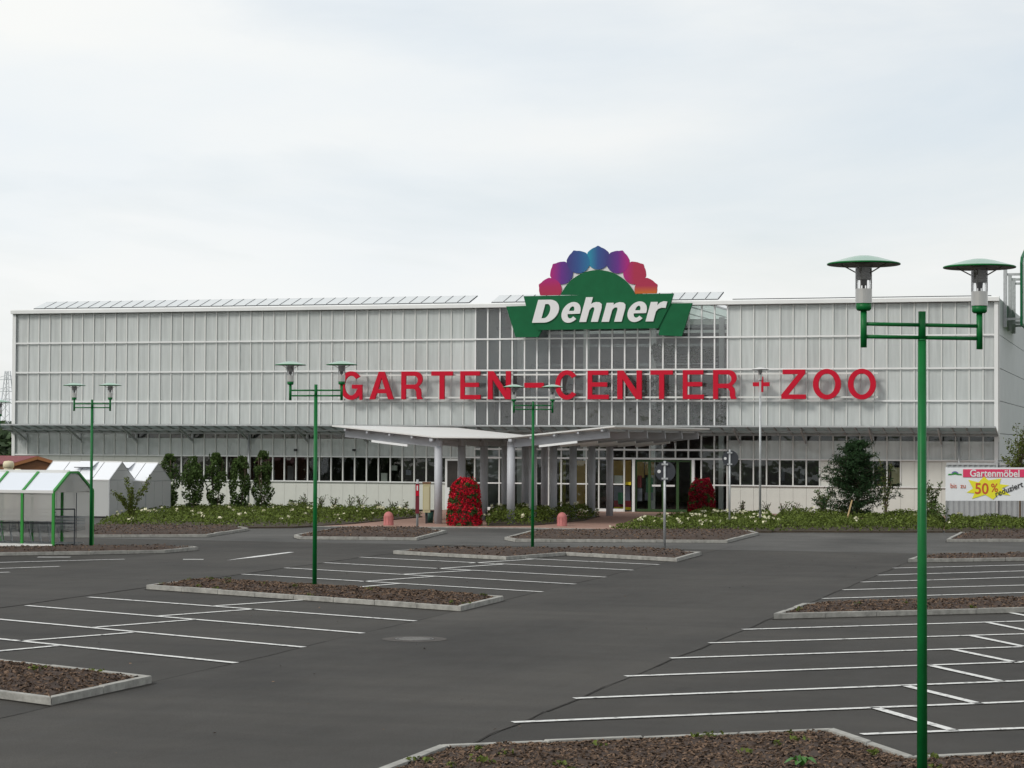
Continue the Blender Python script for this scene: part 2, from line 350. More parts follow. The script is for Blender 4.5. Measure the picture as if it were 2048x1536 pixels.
def arc(cx, cy, rx, ry, a0, a1, n=18):
    return [(cx + rx * math.cos(R(a0 + (a1 - a0) * k / n)), cy + ry * math.sin(R(a0 + (a1 - a0) * k / n))) for k in range(n + 1)]
SIGN = {
 'E': [[(0, 0), (0, 1), (.97, 1), (.97, .845), (.21, .845), (.21, .59), (.92, .59), (.92, .435), (.21, .435), (.21, .155), (1, .155), (1, 0)]],
 'T': [[(0, 1), (1, 1), (1, .845), (.61, .845), (.61, 0), (.39, 0), (.39, .845), (0, .845)]],
 'N': [[(0, 0), (0, 1), (.24, 1), (.79, .30), (.79, 1), (1, 1), (1, 0), (.77, 0), (.21, .70), (.21, 0)]],
 'Z': [[(0, 0), (0, .15), (.68, .845), (.05, .845), (.05, 1), (.97, 1), (.97, .86), (.29, .155), (1, .155), (1, 0)]],
 'A': [[(0, 0), (.385, 1), (.615, 1), (1, 0), (.78, 0), (.70, .22), (.30, .22), (.22, 0)], [(.36, .37), (.64, .37), (.5, .77)]],
 'O': [arc(.5, .5, .5, .5, 0, 350, 35), arc(.5, .5, .30, .345, 0, 350, 35)],
 'C': [arc(.5, .5, .5, .5, 38, 322, 30) + arc(.5, .5, .295, .345, 318, 42, 30)],
 'G': [arc(.5, .5, .5, .5, 38, 316, 30) + [(.87, .11), (.89, 0), (1, 0), (1, .53), (.54, .53), (.54, .39), (.80, .39)] + arc(.5, .5, .295, .345, 325, 42, 30)],
 'R': [[(0, 0), (0, 1), (.62, 1)] + arc(.62, .725, .345, .275, 85, -50, 14) + [(.78, .45), (.88, .36), (.91, .24), (.91, .1), (.97, 0), (.74, 0), (.70, .1), (.69, .26), (.64, .35), (.55, .375), (.205, .375), (.205, 0)],
       [(.205, .845), (.58, .845)] + arc(.6, .685, .16, .155, 80, -80, 10) + [(.58, .53), (.205, .53)]],
 'd_D': [[(0, 0), (0, 1), (.5, 1)] + arc(.5, .5, .5, .5, 85, -85, 20) + [(.5, 0)], [(.35, .19), (.35, .81), (.45, .81)] + arc(.45, .5, .18, .31, 80, -80, 14) + [(.45, .19)]],
 'd_e': [arc(.5, .5, .5, .5, -8, 320, 36) + arc(.53, .5, .20, .29, 318, 198, 14) + [(.35, .42)], [(.37, .57), (.64, .57)] + arc(.505, .60, .135, .19, 8, 172, 12)],
 'd_h': [[(0, 0), (0, 1), (.37, 1), (.37, .72), (.46, .77), (.60, .80), (.80, .79), (.95, .71), (1, .56), (1, 0), (.63, 0), (.63, .50), (.60, .57), (.52, .60), (.43, .56), (.37, .47), (.37, 0)]],
 'd_n': [[(0, 0), (0, .97), (.35, .97), (.36, .86), (.47, .95), (.64, 1), (.84, .97), (.96, .87), (1, .70), (1, 0), (.63, 0), (.63, .62), (.60, .71), (.52, .74), (.43, .70), (.37, .59), (.37, 0)]],
 'd_r': [[(0, 0), (0, .97), (.42, .97), (.44, .80), (.58, .94), (.78, 1), (1, .98), (1, .66), (.76, .68), (.56, .62), (.47, .48), (.47, 0)]],
}
def sign_glyph(key, a, b, depth, slant=0.0):             # hand drawn letter outlines filled and pushed to depth, fitted to the rectangle a .. b
    wd = b.x - a.x; ht = b.z - a.z; sh = slant * ht
    cu = bpy.data.curves.new('glyph', 'CURVE'); cu.dimensions = '2D'; cu.fill_mode = 'BOTH'; cu.extrude = depth / 2
    for lp in SIGN[key]:
        sp_ = cu.splines.new('POLY'); sp_.points.add(len(lp) - 1); sp_.use_cyclic_u = True
        for q, (x, y) in zip(sp_.points, lp): q.co = (x * (wd - sh) + sh * y, y * ht, 0, 1)
    ob = bpy.data.objects.new('glyph', cu); COL.objects.link(ob); bpy.context.view_layer.update()
    me = bpy.data.meshes.new_from_object(ob.evaluated_get(bpy.context.evaluated_depsgraph_get()))
    mb = MB(); mb.add([Vector((a.x + v.co.x, a.y - v.co.z, a.z + v.co.y)) for v in me.vertices], [tuple(p.vertices) for p in me.polygons])
    bpy.data.objects.remove(ob); bpy.data.meshes.remove(me); bpy.data.curves.remove(cu); return mb

def leaves(mb, pts, size, flat=0.0, aspect=0.6, up=None):
    for p in pts:
        s_ = size * ru(0.6, 1.4)
        nrm = Vector((ru(-1, 1), ru(-1, 1), ru(-1, 1) + flat)).normalized()
        t = nrm.orthogonal().normalized(); t.rotate(Matrix.Rotation(ru(0, 6.28), 3, nrm)); b = nrm.cross(t)
        t = t * s_ * 0.5; b = b * s_ * 0.5 * aspect
        n2 = nrm * s_ * 0.12
        mb.add([p - t, p + b + n2 * 0.5, p + t, p - b + n2 * 0.5], [(0, 1, 2, 3)])
    return mb

# ================================================================== THE GROUND
mb = MB(); mb.add([(-3000, -300, -0.06), (3000, -300, -0.06), (3000, 4000, -0.06), (-3000, 4000, -0.06)], [(0, 1, 2, 3)])
struct('ground', mb, M_field)
mb = MB(); mb.add([(-90, -6, 0), (45, -6, 0), (45, 90.0, 0), (-90, 90.0, 0)], [(0, 1, 2, 3)])
car_park = struct('car_park', mb, M_asph)
# driving lanes: the straight lane to the entrance, the cross lane in front of the beds, the lane left of the bays
mb = MB()
mb.add([(-12.06, -6, 0.004), (-6.72, -6, 0.004), (-6.62, 24, 0.004), (-6.28, 56, 0.004), (-6.28, 61.99, 0.004), (-12.06, 61.99, 0.004)], [(0, 1, 2, 3, 4, 5)])
mb.add([(-25.4, -6, 0.004), (-20.0, -6, 0.004), (-20.0, 61.99, 0.004), (-25.4, 61.99, 0.004)], [(0, 1, 2, 3)])
struct('road', mb, M_aisle)
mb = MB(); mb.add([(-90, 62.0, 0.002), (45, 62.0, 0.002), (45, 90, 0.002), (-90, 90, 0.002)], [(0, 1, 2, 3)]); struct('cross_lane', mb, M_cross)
# dark tar seams where the lane was laid against the bays
mb = MB()
def strip(mb, a, b, w, z):
    a = Vector((a[0], a[1], z)); b = Vector((b[0], b[1], z)); d = (b - a).normalized(); s_ = Vector((-d.y, d.x, 0)) * w / 2
    mb.add([a - s_, b - s_, b + s_, a + s_], [(0, 1, 2, 3)])
for a, b in (((-12.06, 8), (-12.06, 64)), ((-6.70, 8), (-6.62, 24)), ((-6.62, 24), (-6.28, 56)), ((-20.0, 20), (-20.0, 64))):
    n = 24
    for k in range(n):
        p = Vector(a).lerp(Vector(b), k / n); q = Vector(a).lerp(Vector(b), (k + 1) / n)
        jit = 0.03 * math.sin(k * 2.3)
        strip(mb, (p.x + jit, p.y), (q.x + 0.03 * math.sin((k + 1) * 2.3), q.y), ru(0.008, 0.035), 0.007)
seam = mb.build('tar_seam', mat('tar', (0.026, 0.024, 0.021), 0.85, spec=0.15, var=0.4, vscale=8), parent=car_park)

# painted bay lines, laid out from the survey of the bay ends
def line(p, q, w=0.12, name='parking_line', m_=None, cut=True):
    a = gp(*p); b = gp(*q); mbl = MB(); strip(mbl, a, b, w, 0.011)
    return mbl.build(name, m_ or M_paint, parent=car_park)
RL = [((1025, 1446), (2048, 1404.4)), ((1148, 1398), (2048, 1362.5)), ((1250.7, 1353.7), (2048, 1324.5)), ((1340.7, 1317.5), (2048, 1294.5)),
      ((1418, 1287), (2048, 1268.7)), ((1485, 1260), (2048, 1243)), ((1645, 1198), (2048, 1186)), ((1686, 1180.5), (2048, 1171)),
      ((1723, 1165), (2048, 1155)), ((1755, 1151), (2048, 1142.5)), ((1787, 1137), (2048, 1130.5)), ((1723, 1470), (2048, 1457.6))]
for p, q in RL:
    a = gp(*p); b = gp(*q); d = (b - a).normalized(); e = a + d * 9.9
    mbl = MB(); strip(mbl, a, e, 0.125, 0.011); mbl.build('parking_line', M_paint, parent=car_park)
for p, q in [((1748, 1416.5), (1909.5, 1463)), ((1808, 1372), (1960, 1409)), ((1856, 1331), (2006, 1364.5)), ((1906, 1300), (2038.5, 1327)),
             ((1943.5, 1272.5), (2063, 1297)), ((1976, 1246), (2085, 1268)), ((2001, 1222.5), (2110, 1243))]:
    line(p, q)
LLn = [((177, 1195), (831, 1243)), ((53, 1212), (726, 1267.5)), ((-77, 1232.5), (608, 1295.5)), ((-215, 1257), (472, 1327)),
       ((485, 1149), (1085, 1184.5)), ((570, 1136.5), (1151.5, 1169)), ((648, 1126), (1211.5, 1155)), ((720, 1115), (1266, 1141)), ((1014, 1116), (1318, 1130))]
for p, q in LLn: line(p, q, 0.125)
for p, q in [((-120, 1314), (114, 1292.5)), ((37, 1283.5), (265, 1266)), ((184, 1256), (390, 1240)), ((317, 1233), (510, 1219)), ((425, 1213), (619.5, 1200)),
             ((704.5, 1176), (796, 1168)), ((722, 1164), (869.5, 1153.5)), ((803, 1149.5), (944.5, 1141.5)), ((874.5, 1138), (1007, 1129)), ((939.5, 1127), (1065, 1119))]:
    line(p, q)
for p, q in [((-90, 1128), (249, 1119)), ((-90, 1141), (119, 1133.5)), ((-90, 1149), (19, 1145))]: line(p, q, 0.12)
line((75, 1115), (141, 1115), 0.35, 'lane_marking', M_paintworn)
line((366, 1119.5), (407, 1119.5), 0.22, 'lane_marking')
# the painted arrow of the cross lane
a, b = gp(453, 1121.5), gp(583, 1105); d = (b - a).normalized(); s_ = Vector((-d.y, d.x, 0))
mb = MB(); pts = [a, a + d * (b - a).length * 0.45 - s_ * 0.13, b - s_ * 0.08, b + s_ * 0.08, a + d * (b - a).length * 0.45 + s_ * 0.13]
mb.add([Vector((p.x, p.y, 0.011)) for p in pts], [(0, 1, 2, 3, 4)]); mb.build('lane_arrow', M_paint, parent=car_park)

# a few blown leaves and bits of bark lying on the asphalt
mb = MB()
for _ in range(150):
    leaves(mb, [Vector((ru(-30, 1), 12 + 48 * rnd() ** 1.3, 0.02))], 0.045, flat=3.0)
mb.build('leaf_litter', M_chip, car_park, stuff=True)

# manhole cover
c = gp(829, 1279)
mh = thing('manhole_cover', 'round grey manhole cover set in the asphalt beside the front left bays', 'manhole cover', (c.x, c.y, 0))
mb = MB(); mb.lathe([(0.30, 0.0), (0.30, 0.014), (0.26, 0.014), (0.26, 0.010)], (c.x, c.y, 0), 28); mb.build('frame', M_iron, mh)
mb = MB(); mb.lathe([(0.0, 0.012), (0.245, 0.012), (0.25, 0.006)], (c.x, c.y, 0), 28)
for k in range(-4, 5): mb.box(c.x + k * 0.05 - 0.012, c.y - 0.16, 0.012, c.x + k * 0.05 + 0.012, c.y + 0.16, 0.016)
mb.build('lid', mat('concrete_lid', (0.17, 0.165, 0.155), 0.85, var=0.2, vscale=20), mh)
mb = MB(); mb.lathe([(0.31, 0.0085), (0.50, 0.0085)], (c.x, c.y, 0), 20); mb.build('surround', mat('rusty_asphalt', (0.06, 0.053, 0.047), 0.9, var=0.3, vscale=6), mh)

# brick paving in front of the building and under the entrance
PAVE = [gp(590, 1053.5), gp(1060, 1057), gp(1240, 1060.5), gp(1580, 1062), gp(1900, 1062.5), gp(2150, 1063)]
mb = MB()
pv = [Vector((p.x, p.y, 0.03)) for p in PAVE]
pv += [Vector((3, 94.0, 0.03)), Vector((-29.3, 94.0, 0.03)), Vector((-31, 92.5, 0.03)), Vector((gp(800, 1035).x, gp(800, 1035).y, 0.03))]
mb.prism(pv, (0, 0, -0.05))
def brick_mat():
    M = bpy.data.materials.new('brick_pavers'); M.use_nodes = True; nt = M.node_tree; b = nt.nodes['Principled BSDF']
    t = nt.nodes.new('ShaderNodeTexBrick'); tcn = nt.nodes.new('ShaderNodeTexCoord'); nt.links.new(tcn.outputs['Object'], t.inputs['Vector'])
    t.inputs['Scale'].default_value = 1.0; t.inputs['Brick Width'].default_value = 0.21; t.inputs['Row Height'].default_value = 0.105; t.inputs['Mortar Size'].default_value = 0.006
    t.inputs['Color1'].default_value = (0.36, 0.22, 0.17, 1); t.inputs['Color2'].default_value = (0.28, 0.165, 0.13, 1); t.inputs['Mortar'].default_value = (0.20, 0.15, 0.12, 1)
    nt.links.new(t.outputs['Color'], b.inputs['Base Color']); b.inputs['Roughness'].default_value = 0.85; return M
pavement = struct('pavement', mb, brick_mat())
mb = MB()
for a, b in zip(PAVE, PAVE[1:]):
    n = max(1, int((b - a).length / 1.0))
    for k in range(n):
        p = a.lerp(b, k / n); q = a.lerp(b, (k + 1) / n - 0.01 / max(1, (b - a).length) * 1)
        mbk = MB(); mbk.bar((p.x, p.y - 0.06, -0.015), (q.x, q.y - 0.06, -0.015), 0.1, 0.1); mbk.build('kerb_stone', M_kerb, pavement)

# ------------------------------------------------------------------ planter islands
def inset(poly, d):
    n = len(poly); out = []
    for i in range(n):
        p0, p1, p2 = poly[i - 1], poly[i], poly[(i + 1) % n]
        e1 = (p1 - p0).normalized(); e2 = (p2 - p1).normalized()
        n1 = Vector((-e1.y, e1.x)); n2 = Vector((-e2.y, e2.x))
        k = 1 + n1.dot(n2); out.append(p1 + (n1 + n2) * (d / max(0.35, k)))
    return out
def in_poly(p, poly):
    c_ = False; n = len(poly); j = n - 1
    for i in range(n):
        a, b = poly[i], poly[j]
        if (a.y > p.y) != (b.y > p.y) and p.x < (b.x - a.x) * (p.y - a.y) / (b.y - a.y) + a.x: c_ = not c_
        j = i
    return c_
def dist_edge(p, poly):
    best = 9
    for a, b in zip(poly, poly[1:] + poly[:1]):
        d = b - a; t = max(0, min(1, (p - a).dot(d) / max(1e-9, d.dot(d)))); best = min(best, (p - a - d * t).length)
    return best
KH = 0.095
def island(pts, label, chips=800, chip=0.05, kw=0.10, stone=1.0, mound=0.10, cell=0.12, hide=(), name='planter_island', weeds=0):
    poly = [Vector((p[0], p[1])) for p in pts]
    ar = sum(a.x * b.y - b.x * a.y for a, b in zip(poly, poly[1:] + poly[:1]))
    if ar < 0: poly.reverse()
    cen = sum(poly, Vector((0, 0))) / len(poly)
    root = thing(name, label, 'planter bed', (cen.x, cen.y, 0), 'kerbed planter islands in the car park')
    inn = inset(poly, kw); n = len(poly)
    for i in range(n):
        a, b = poly[i], poly[(i + 1) % n]; a2, b2 = inn[i], inn[(i + 1) % n]
        ln = (b - a).length; k_ = max(1, round(ln / stone)); gap = 0.006 / max(ln, 0.1)
        for k in range(k_):
            t0, t1 = k / k_ + gap, (k + 1) / k_ - gap
            q = [a.lerp(b, t0), a.lerp(b, t1), a2.lerp(b2, t1), a2.lerp(b2, t0)]
            h = KH + ru(-0.006, 0.006); mbk = MB(); c2 = sum(q, Vector((0, 0))) / 4
            ch = 0.012
            top = [x + (c2 - x).normalized() * ch for x in q]
            vs = [(x.x, x.y, -0.05) for x in q] + [(x.x, x.y, h - ch) for x in q] + [(x.x, x.y, h) for x in top]
            fs = [(3, 2, 1, 0), (8, 9, 10, 11)]
            for u in range(4):
                v = (u + 1) % 4; fs += [(u, v, v + 4, u + 4), (u + 4, v + 4, v + 8, u + 8)]
            mbk.add(vs, fs); mbk.build('kerb_stone', M_kerb, root)
    # dark strip along the foot of the kerb: dirt plus painted contact shadow
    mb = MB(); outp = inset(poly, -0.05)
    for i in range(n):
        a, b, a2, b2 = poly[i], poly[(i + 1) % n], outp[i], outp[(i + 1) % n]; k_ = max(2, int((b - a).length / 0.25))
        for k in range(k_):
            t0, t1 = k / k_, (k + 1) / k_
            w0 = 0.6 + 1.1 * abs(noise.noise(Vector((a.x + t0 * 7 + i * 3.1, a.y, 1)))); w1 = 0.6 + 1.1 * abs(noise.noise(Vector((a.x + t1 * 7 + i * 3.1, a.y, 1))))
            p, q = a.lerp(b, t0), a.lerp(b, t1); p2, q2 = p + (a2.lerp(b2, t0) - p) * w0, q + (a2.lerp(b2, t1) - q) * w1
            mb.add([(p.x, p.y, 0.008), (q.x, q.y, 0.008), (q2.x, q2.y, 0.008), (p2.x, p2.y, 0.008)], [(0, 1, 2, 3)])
    mb.build('kerb_dirt_shade', mat('kerb_grime_shade', (0.028, 0.024, 0.019), 0.95, var=0.4, vscale=12), root)
    # mulch bed
    x0 = min(p.x for p in inn); x1 = max(p.x for p in inn); y0 = min(p.y for p in inn); y1 = max(p.y for p in inn)
    def hz(p):
        d = dist_edge(p, inn)
        return KH - 0.03 + min(d, 0.6) * mound / 0.6 + 0.03 * noise.noise(Vector((p.x * 3.1, p.y * 3.1, 0))) * min(1, d * 8) + 0.015 * noise.noise(Vector((p.x * 9, p.y * 9, 3)))
    bm = bmesh.new()
    vs = [bm.verts.new((p.x, p.y, 0)) for p in inn]; fc_ = bm.faces.new(vs); fc_.normal_update()
    bmesh.ops.triangulate(bm, faces=bm.faces[:], ngon_method='EAR_CLIP')
    for _ in range(9):
        es = [e for e in bm.edges if e.calc_length() > cell * 2.2]
        if not es or len(bm.verts) > 9000: break
        bmesh.ops.subdivide_edges(bm, edges=es, cuts=1); bmesh.ops.triangulate(bm, faces=[f for f in bm.faces if len(f.verts) > 3])
    for v in bm.verts: v.co.z = hz(Vector((v.co.x, v.co.y)))
    me = bpy.data.meshes.new('mulch'); bm.to_mesh(me); bm.free(); me.transform(Matrix.Translation(-root.location)); me.materials.append(M_mulch); me.shade_smooth()
    o = bpy.data.objects.new('mulch', me); COL.objects.link(o); o.parent = root
    if chips:
        mb = MB(); k = 0; tries = 0
        while k < chips and tries < chips * 12:
            tries += 1
            p = Vector((ru(x0, x1), ru(y0, y1)))
            if not in_poly(p, inn): continue
            s_ = chip * ru(0.5, 1.5); c3 = Vector((p.x, p.y, hz(p) + s_ * 0.15))
            rot = Matrix.Rotation(ru(0, 6.28), 3, 'Z') @ Matrix.Rotation(ru(-0.9, 0.9), 3, 'X') @ Matrix.Rotation(ru(-0.7, 0.7), 3, 'Y')
            w_ = ru(0.25, 0.6); h_ = ru(0.12, 0.35)
            mb.add([c3 + rot @ Vector(v) * s_ for v in ((-0.5, 0, 0), (0.1, -w_ / 2, 0.02), (0.5, 0.05, 0), (0, w_ / 2, 0), (0.05, 0, h_))],
                   [(0, 1, 4), (1, 2, 4), (2, 3, 4), (3, 0, 4), (3, 2, 1, 0)]); k += 1
        mb.build('bark_chips', M_chip, root, stuff=True)
    if weeds:
        mb = MB()
        for _ in range(weeds):
            for _t in range(40):
                p = Vector((ru(x0, x1), ru(y0, y1)))
                if in_poly(p, inn): break
            r_ = ru(0.03, 0.09)
            leaves(mb, [Vector((p.x + ru(-r_, r_), p.y + ru(-r_, r_), hz(p) + ru(0.01, 0.05))) for _ in range(14)], 0.05, 1.0)
        mb.build('weeds', M_leafy, root, stuff=True)
    return root
def gpk(*q): return [(lambda v: (v.x, v.y))(gp(x, y, KH)) for x, y in q]
t1 = gpk((304, 1352), (102.5, 1395))
dl = (Vector(gpk((0, 1317.5))[0]) - Vector(t1[0])).normalized() * 8.0
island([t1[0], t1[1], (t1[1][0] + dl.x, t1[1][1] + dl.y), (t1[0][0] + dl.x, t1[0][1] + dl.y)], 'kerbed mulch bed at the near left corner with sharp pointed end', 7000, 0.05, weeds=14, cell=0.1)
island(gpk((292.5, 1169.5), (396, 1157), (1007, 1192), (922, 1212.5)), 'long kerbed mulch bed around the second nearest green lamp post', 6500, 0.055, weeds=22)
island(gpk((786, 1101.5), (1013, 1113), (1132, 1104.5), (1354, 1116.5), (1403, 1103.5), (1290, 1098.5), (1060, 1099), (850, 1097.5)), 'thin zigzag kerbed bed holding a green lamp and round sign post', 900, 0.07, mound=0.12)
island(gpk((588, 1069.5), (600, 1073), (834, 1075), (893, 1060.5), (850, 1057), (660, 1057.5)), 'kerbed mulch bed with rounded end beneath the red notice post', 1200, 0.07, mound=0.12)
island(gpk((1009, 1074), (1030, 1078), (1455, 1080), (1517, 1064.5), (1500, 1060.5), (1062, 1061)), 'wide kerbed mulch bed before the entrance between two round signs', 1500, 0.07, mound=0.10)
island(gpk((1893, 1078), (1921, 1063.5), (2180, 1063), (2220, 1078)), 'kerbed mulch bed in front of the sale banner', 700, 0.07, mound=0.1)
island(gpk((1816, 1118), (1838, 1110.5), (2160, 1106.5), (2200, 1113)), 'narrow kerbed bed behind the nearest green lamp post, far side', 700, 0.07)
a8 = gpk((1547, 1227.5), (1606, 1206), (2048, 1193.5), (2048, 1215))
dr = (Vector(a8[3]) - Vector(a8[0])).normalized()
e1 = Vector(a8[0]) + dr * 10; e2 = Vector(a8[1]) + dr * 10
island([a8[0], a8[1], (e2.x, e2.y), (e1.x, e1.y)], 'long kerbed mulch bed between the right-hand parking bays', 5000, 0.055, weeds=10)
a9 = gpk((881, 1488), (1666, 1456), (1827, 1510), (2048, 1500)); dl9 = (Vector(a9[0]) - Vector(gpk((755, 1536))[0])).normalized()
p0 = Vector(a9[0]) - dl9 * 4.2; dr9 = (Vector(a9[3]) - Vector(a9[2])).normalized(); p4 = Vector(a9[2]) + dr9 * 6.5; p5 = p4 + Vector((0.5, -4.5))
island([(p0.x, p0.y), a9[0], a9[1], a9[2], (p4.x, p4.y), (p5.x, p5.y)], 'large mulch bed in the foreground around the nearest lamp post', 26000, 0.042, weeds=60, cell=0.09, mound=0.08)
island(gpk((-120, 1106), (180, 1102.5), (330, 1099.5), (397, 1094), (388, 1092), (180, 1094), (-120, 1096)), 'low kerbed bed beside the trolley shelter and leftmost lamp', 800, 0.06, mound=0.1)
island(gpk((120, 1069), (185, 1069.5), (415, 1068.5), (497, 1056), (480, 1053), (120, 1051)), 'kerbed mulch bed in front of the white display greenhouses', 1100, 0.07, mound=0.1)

# ================================================================== THE GARDEN CENTRE
FY = 94.0
MW = 0.5653; X0 = -51.31
XL, XR = -52.08, -6.6
ZR = [3.46, 4.82, 6.18, 7.56, 8.93]
def MX(i): return X0 + MW * i
NM = 78
bld = thing('garden_centre', 'long glass fronted garden centre with white mullions and flat roof', 'building', (XL, FY, 0))
BL = bld.location
edges = [XL] + [MX(i) for i in range(NM + 1)] + [XR]
pane_src = {}
def pane(x0, x1, z0, z1, name, m_, parent=None, y=FY + 0.02, th=0.012):
    k = (round(x1 - x0, 3), round(z1 - z0, 3), m_.name, th)
    parent = parent or bld
    if k not in pane_src:
        me = bpy.data.meshes.new(name); w, h = x1 - x0, z1 - z0
        b = MB(); b.box(0, 0, 0, w, th, h); me.from_pydata(b.v, [], b.f); me.materials.append(m_); pane_src[k] = me
    o = bpy.data.objects.new(name, pane_src[k]); COL.objects.link(o); o.parent = parent; o.location = Vector((x0, y, z0)) - base_of(parent); return o
G = 0.02
for r_ in range(4):
    for i in range(len(edges) - 1):
        hall = 40 <= i < 60
        pane(edges[i] + G, edges[i + 1] - G, ZR[r_] + G, ZR[r_ + 1] - G, 'hall_pane' if hall else 'facade_pane', M_glassh if hall else M_glass)
# mullions and transoms, proud of the glass
mull_me = None
for i, x in enumerate(edges):
    b = MB(); w = 0.046 if 0 < i < len(edges) - 1 else 0.10
    if 40 <= i <= 60: w = 0.065
    b.box(x - w / 2, FY - 0.03, ZR[0] - 0.35, x + w / 2, FY + 0.035, 8.93); b.build('mullion', M_mull if not 40 <= i <= 60 else M_white, bld)
for z in ZR[1:4]:
    b = MB(); b.box(XL, FY - 0.085, z - 0.035, XR, FY - 0.063, z + 0.035); b.build('transom', M_white, bld)
b = MB(); b.prism([(XL - 0.05, FY - 0.24, 8.95), (XL - 0.05, FY + 0.10, 8.93), (XL - 0.05, FY + 0.10, 9.14), (XL - 0.05, FY - 0.18, 9.15), (XL - 0.05, FY - 0.24, 9.10)], (XR - XL + 0.1, 0, 0)); b.build('gutter', M_white, bld)
# corner posts with a dark gap
for x, s_ in ((XL, 1), (XR, -1)):
    b = MB(); b.box(min(x, x + s_ * 0.16), FY - 0.10, 0, max(x, x + s_ * 0.16), FY - 0.064 + 0.0, 8.93); b.build('corner_post', M_white, bld)
    b = MB(); xa = x + s_ * 0.30; b.box(min(xa, xa + s_ * 0.18), FY + 0.05, 0.1, max(xa, xa + s_ * 0.18), FY + 0.14, 8.9); b.build('corner_column', M_dgrey, bld)
# white shading cloths hung behind the glass, one drop per bay of five panes, slightly pleated
def cloth(x0, x1, z0, z1, name='shade_cloth', sag=0.0):
    nx = max(2, int((x1 - x0) / 0.1)); nz = 10 if sag else 2; b = MB(); vs = []
    for k in range(nz + 1):
        for j in range(nx + 1):
            x = x0 + (x1 - x0) * j / nx; z = z0 + (z1 - z0) * k / nz
            y = FY + 0.30 + 0.012 * math.sin(x * 9.0) + 0.02 * noise.noise(Vector((x * 1.7, z * 0.8, 2)))
            if sag: y += sag * noise.noise(Vector((x * 1.1 + z * 1.3, (z - x * 0.45) * 3.2, 7)))
            vs.append((x, y, z))
    fs = [(k * (nx + 1) + j, k * (nx + 1) + j + 1, (k + 1) * (nx + 1) + j + 1, (k + 1) * (nx + 1) + j) for k in range(nz) for j in range(nx)]
    b.add(vs, fs); return b.build(name, M_screen, bld, smooth=True)
i = 0
while i < 80:
    if i == 40: i = 60; continue
    j = min(80, i + 5)
    if i < 40: j = min(j, 40)
    cloth(edges[i] + (0.55 if i == 0 else 0.01), edges[j] - (0.5 if j == 80 else 0.01), 3.5, 8.85)
    i = j
# lower storey: clear strip, hung cloth, windows, base panels
zc0, zt, zs = 3.14, 2.33, 1.21
for i in range(len(edges) - 1):
    x0, x1 = edges[i], edges[i + 1]
    if 40 <= i < 60: continue
    if i >= 10:
        pane(x0 + G, x1 - G, zt + 0.03, 3.13, 'upper_window_pane', M_glass); pane(x0 + G, x1 - G, 3.134, 3.44, 'clerestory_pane', M_glassd)
    else: pane(x0 + G, x1 - G, zt + 0.03, 3.44, 'upper_window_pane', M_glass)
    win = (14 <= i < 40) or (60 <= i < 67) or (69 <= i < 73)
    if win:
        pane(x0 + G, x1 - G, zs + 0.04, zt - 0.04, 'window_pane', M_glassd)
    else:
        pane(x0 + 0.004, x1 - 0.004, zs + 0.004, zt - 0.03, 'wall_panel', M_panel, y=FY - 0.01, th=0.05)
    pane(x0 + 0.004, x1 - 0.004, 0.0, zs - 0.03, 'wall_panel', M_panel, y=FY - 0.012, th=0.06)
for i, x in enumerate(edges):
    if 40 < i < 60 or i in (0, len(edges) - 1): continue
    b = MB(); b.box(x - 0.027, FY - 0.05, zs if (14 <= i <= 40 or 60 <= i <= 67 or 69 <= i <= 73) else zt, x + 0.027, FY + 0.04, ZR[0] - 0.36); b.build('lower_mullion', M_mull, bld)
for x0, x1 in ((XL, edges[40]), (edges[60], XR)):
    for z, h, nm in ((zt, 0.06, 'transom'), (zs, 0.055, 'window_sill')):
        b = MB(); b.box(x0, FY - 0.085, z - h / 2, x1, FY - 0.053, z + h / 2); b.build(nm, M_white, bld)
for a, bb in ((0, 14), (14, 40), (60, 67), (67, 80)):
    for i in range(a, bb, 5):
        j = min(i + 5, bb); sg = 0.16 if i >= 60 else 0.03
        cloth(edges[i] + 0.02, edges[j] - 0.02, zt + 0.02, 3.12 if i > 9 else 3.40, 'window_cloth', sg)
# shell: side wall, back, floor, roof, lower ceiling and dark back wall of the shop floor
DEP = 36.0
for k, (z0, z1) in enumerate(zip([0, 1.2, 2.33, 3.46, 4.82, 6.18, 7.56], [1.2, 2.33, 3.46, 4.82, 6.18, 7.56, 9.1])):
    b = MB(); b.box(XR - 0.05, FY + 0.06, z0 + 0.012, XR + 0.03, FY + DEP, z1 - 0.012); b.build('side_cladding', M_side, bld)
    b = MB(); b.box(XL - 0.03, FY + 0.06, z0 + 0.012, XL + 0.05, FY + DEP, z1 - 0.012); b.build('side_cladding', M_side, bld)
b = MB(); b.box(XL, FY + DEP, 0, XR, FY + DEP + 0.1, 9.1); b.build('back_wall', M_side, bld)
HX0, HX1 = edges[40], edges[60]
SK0, SK1, SKD = MX(40) + 0.75, MX(59) - 0.35, 12.0      # roof light over the hall
b = MB()
b.box(XL + 0.1, FY + 0.12, 9.0, SK0, FY + DEP, 9.06); b.box(SK1, FY + 0.12, 9.0, XR - 0.1, FY + DEP, 9.06); b.box(SK0, FY + SKD, 9.0, SK1, FY + DEP, 9.06)
b.build('roof', M_roofm, bld)
b = MB(); b.box(XL + 0.1, FY + 0.12, 0.0, XR - 0.1, FY + DEP, 0.06); b.build('floor', M_infloor, bld)
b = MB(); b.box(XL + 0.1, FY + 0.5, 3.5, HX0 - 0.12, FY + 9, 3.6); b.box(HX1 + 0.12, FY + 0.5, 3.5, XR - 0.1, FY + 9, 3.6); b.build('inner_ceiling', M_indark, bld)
b = MB(); b.box(XL + 0.1, FY + 7, 0.06, HX0 - 0.12, FY + 7.1, 3.5); b.box(HX1 + 0.12, FY + 7, 0.06, XR - 0.1, FY + 7.1, 3.5); b.build('inner_wall', M_indark, bld)
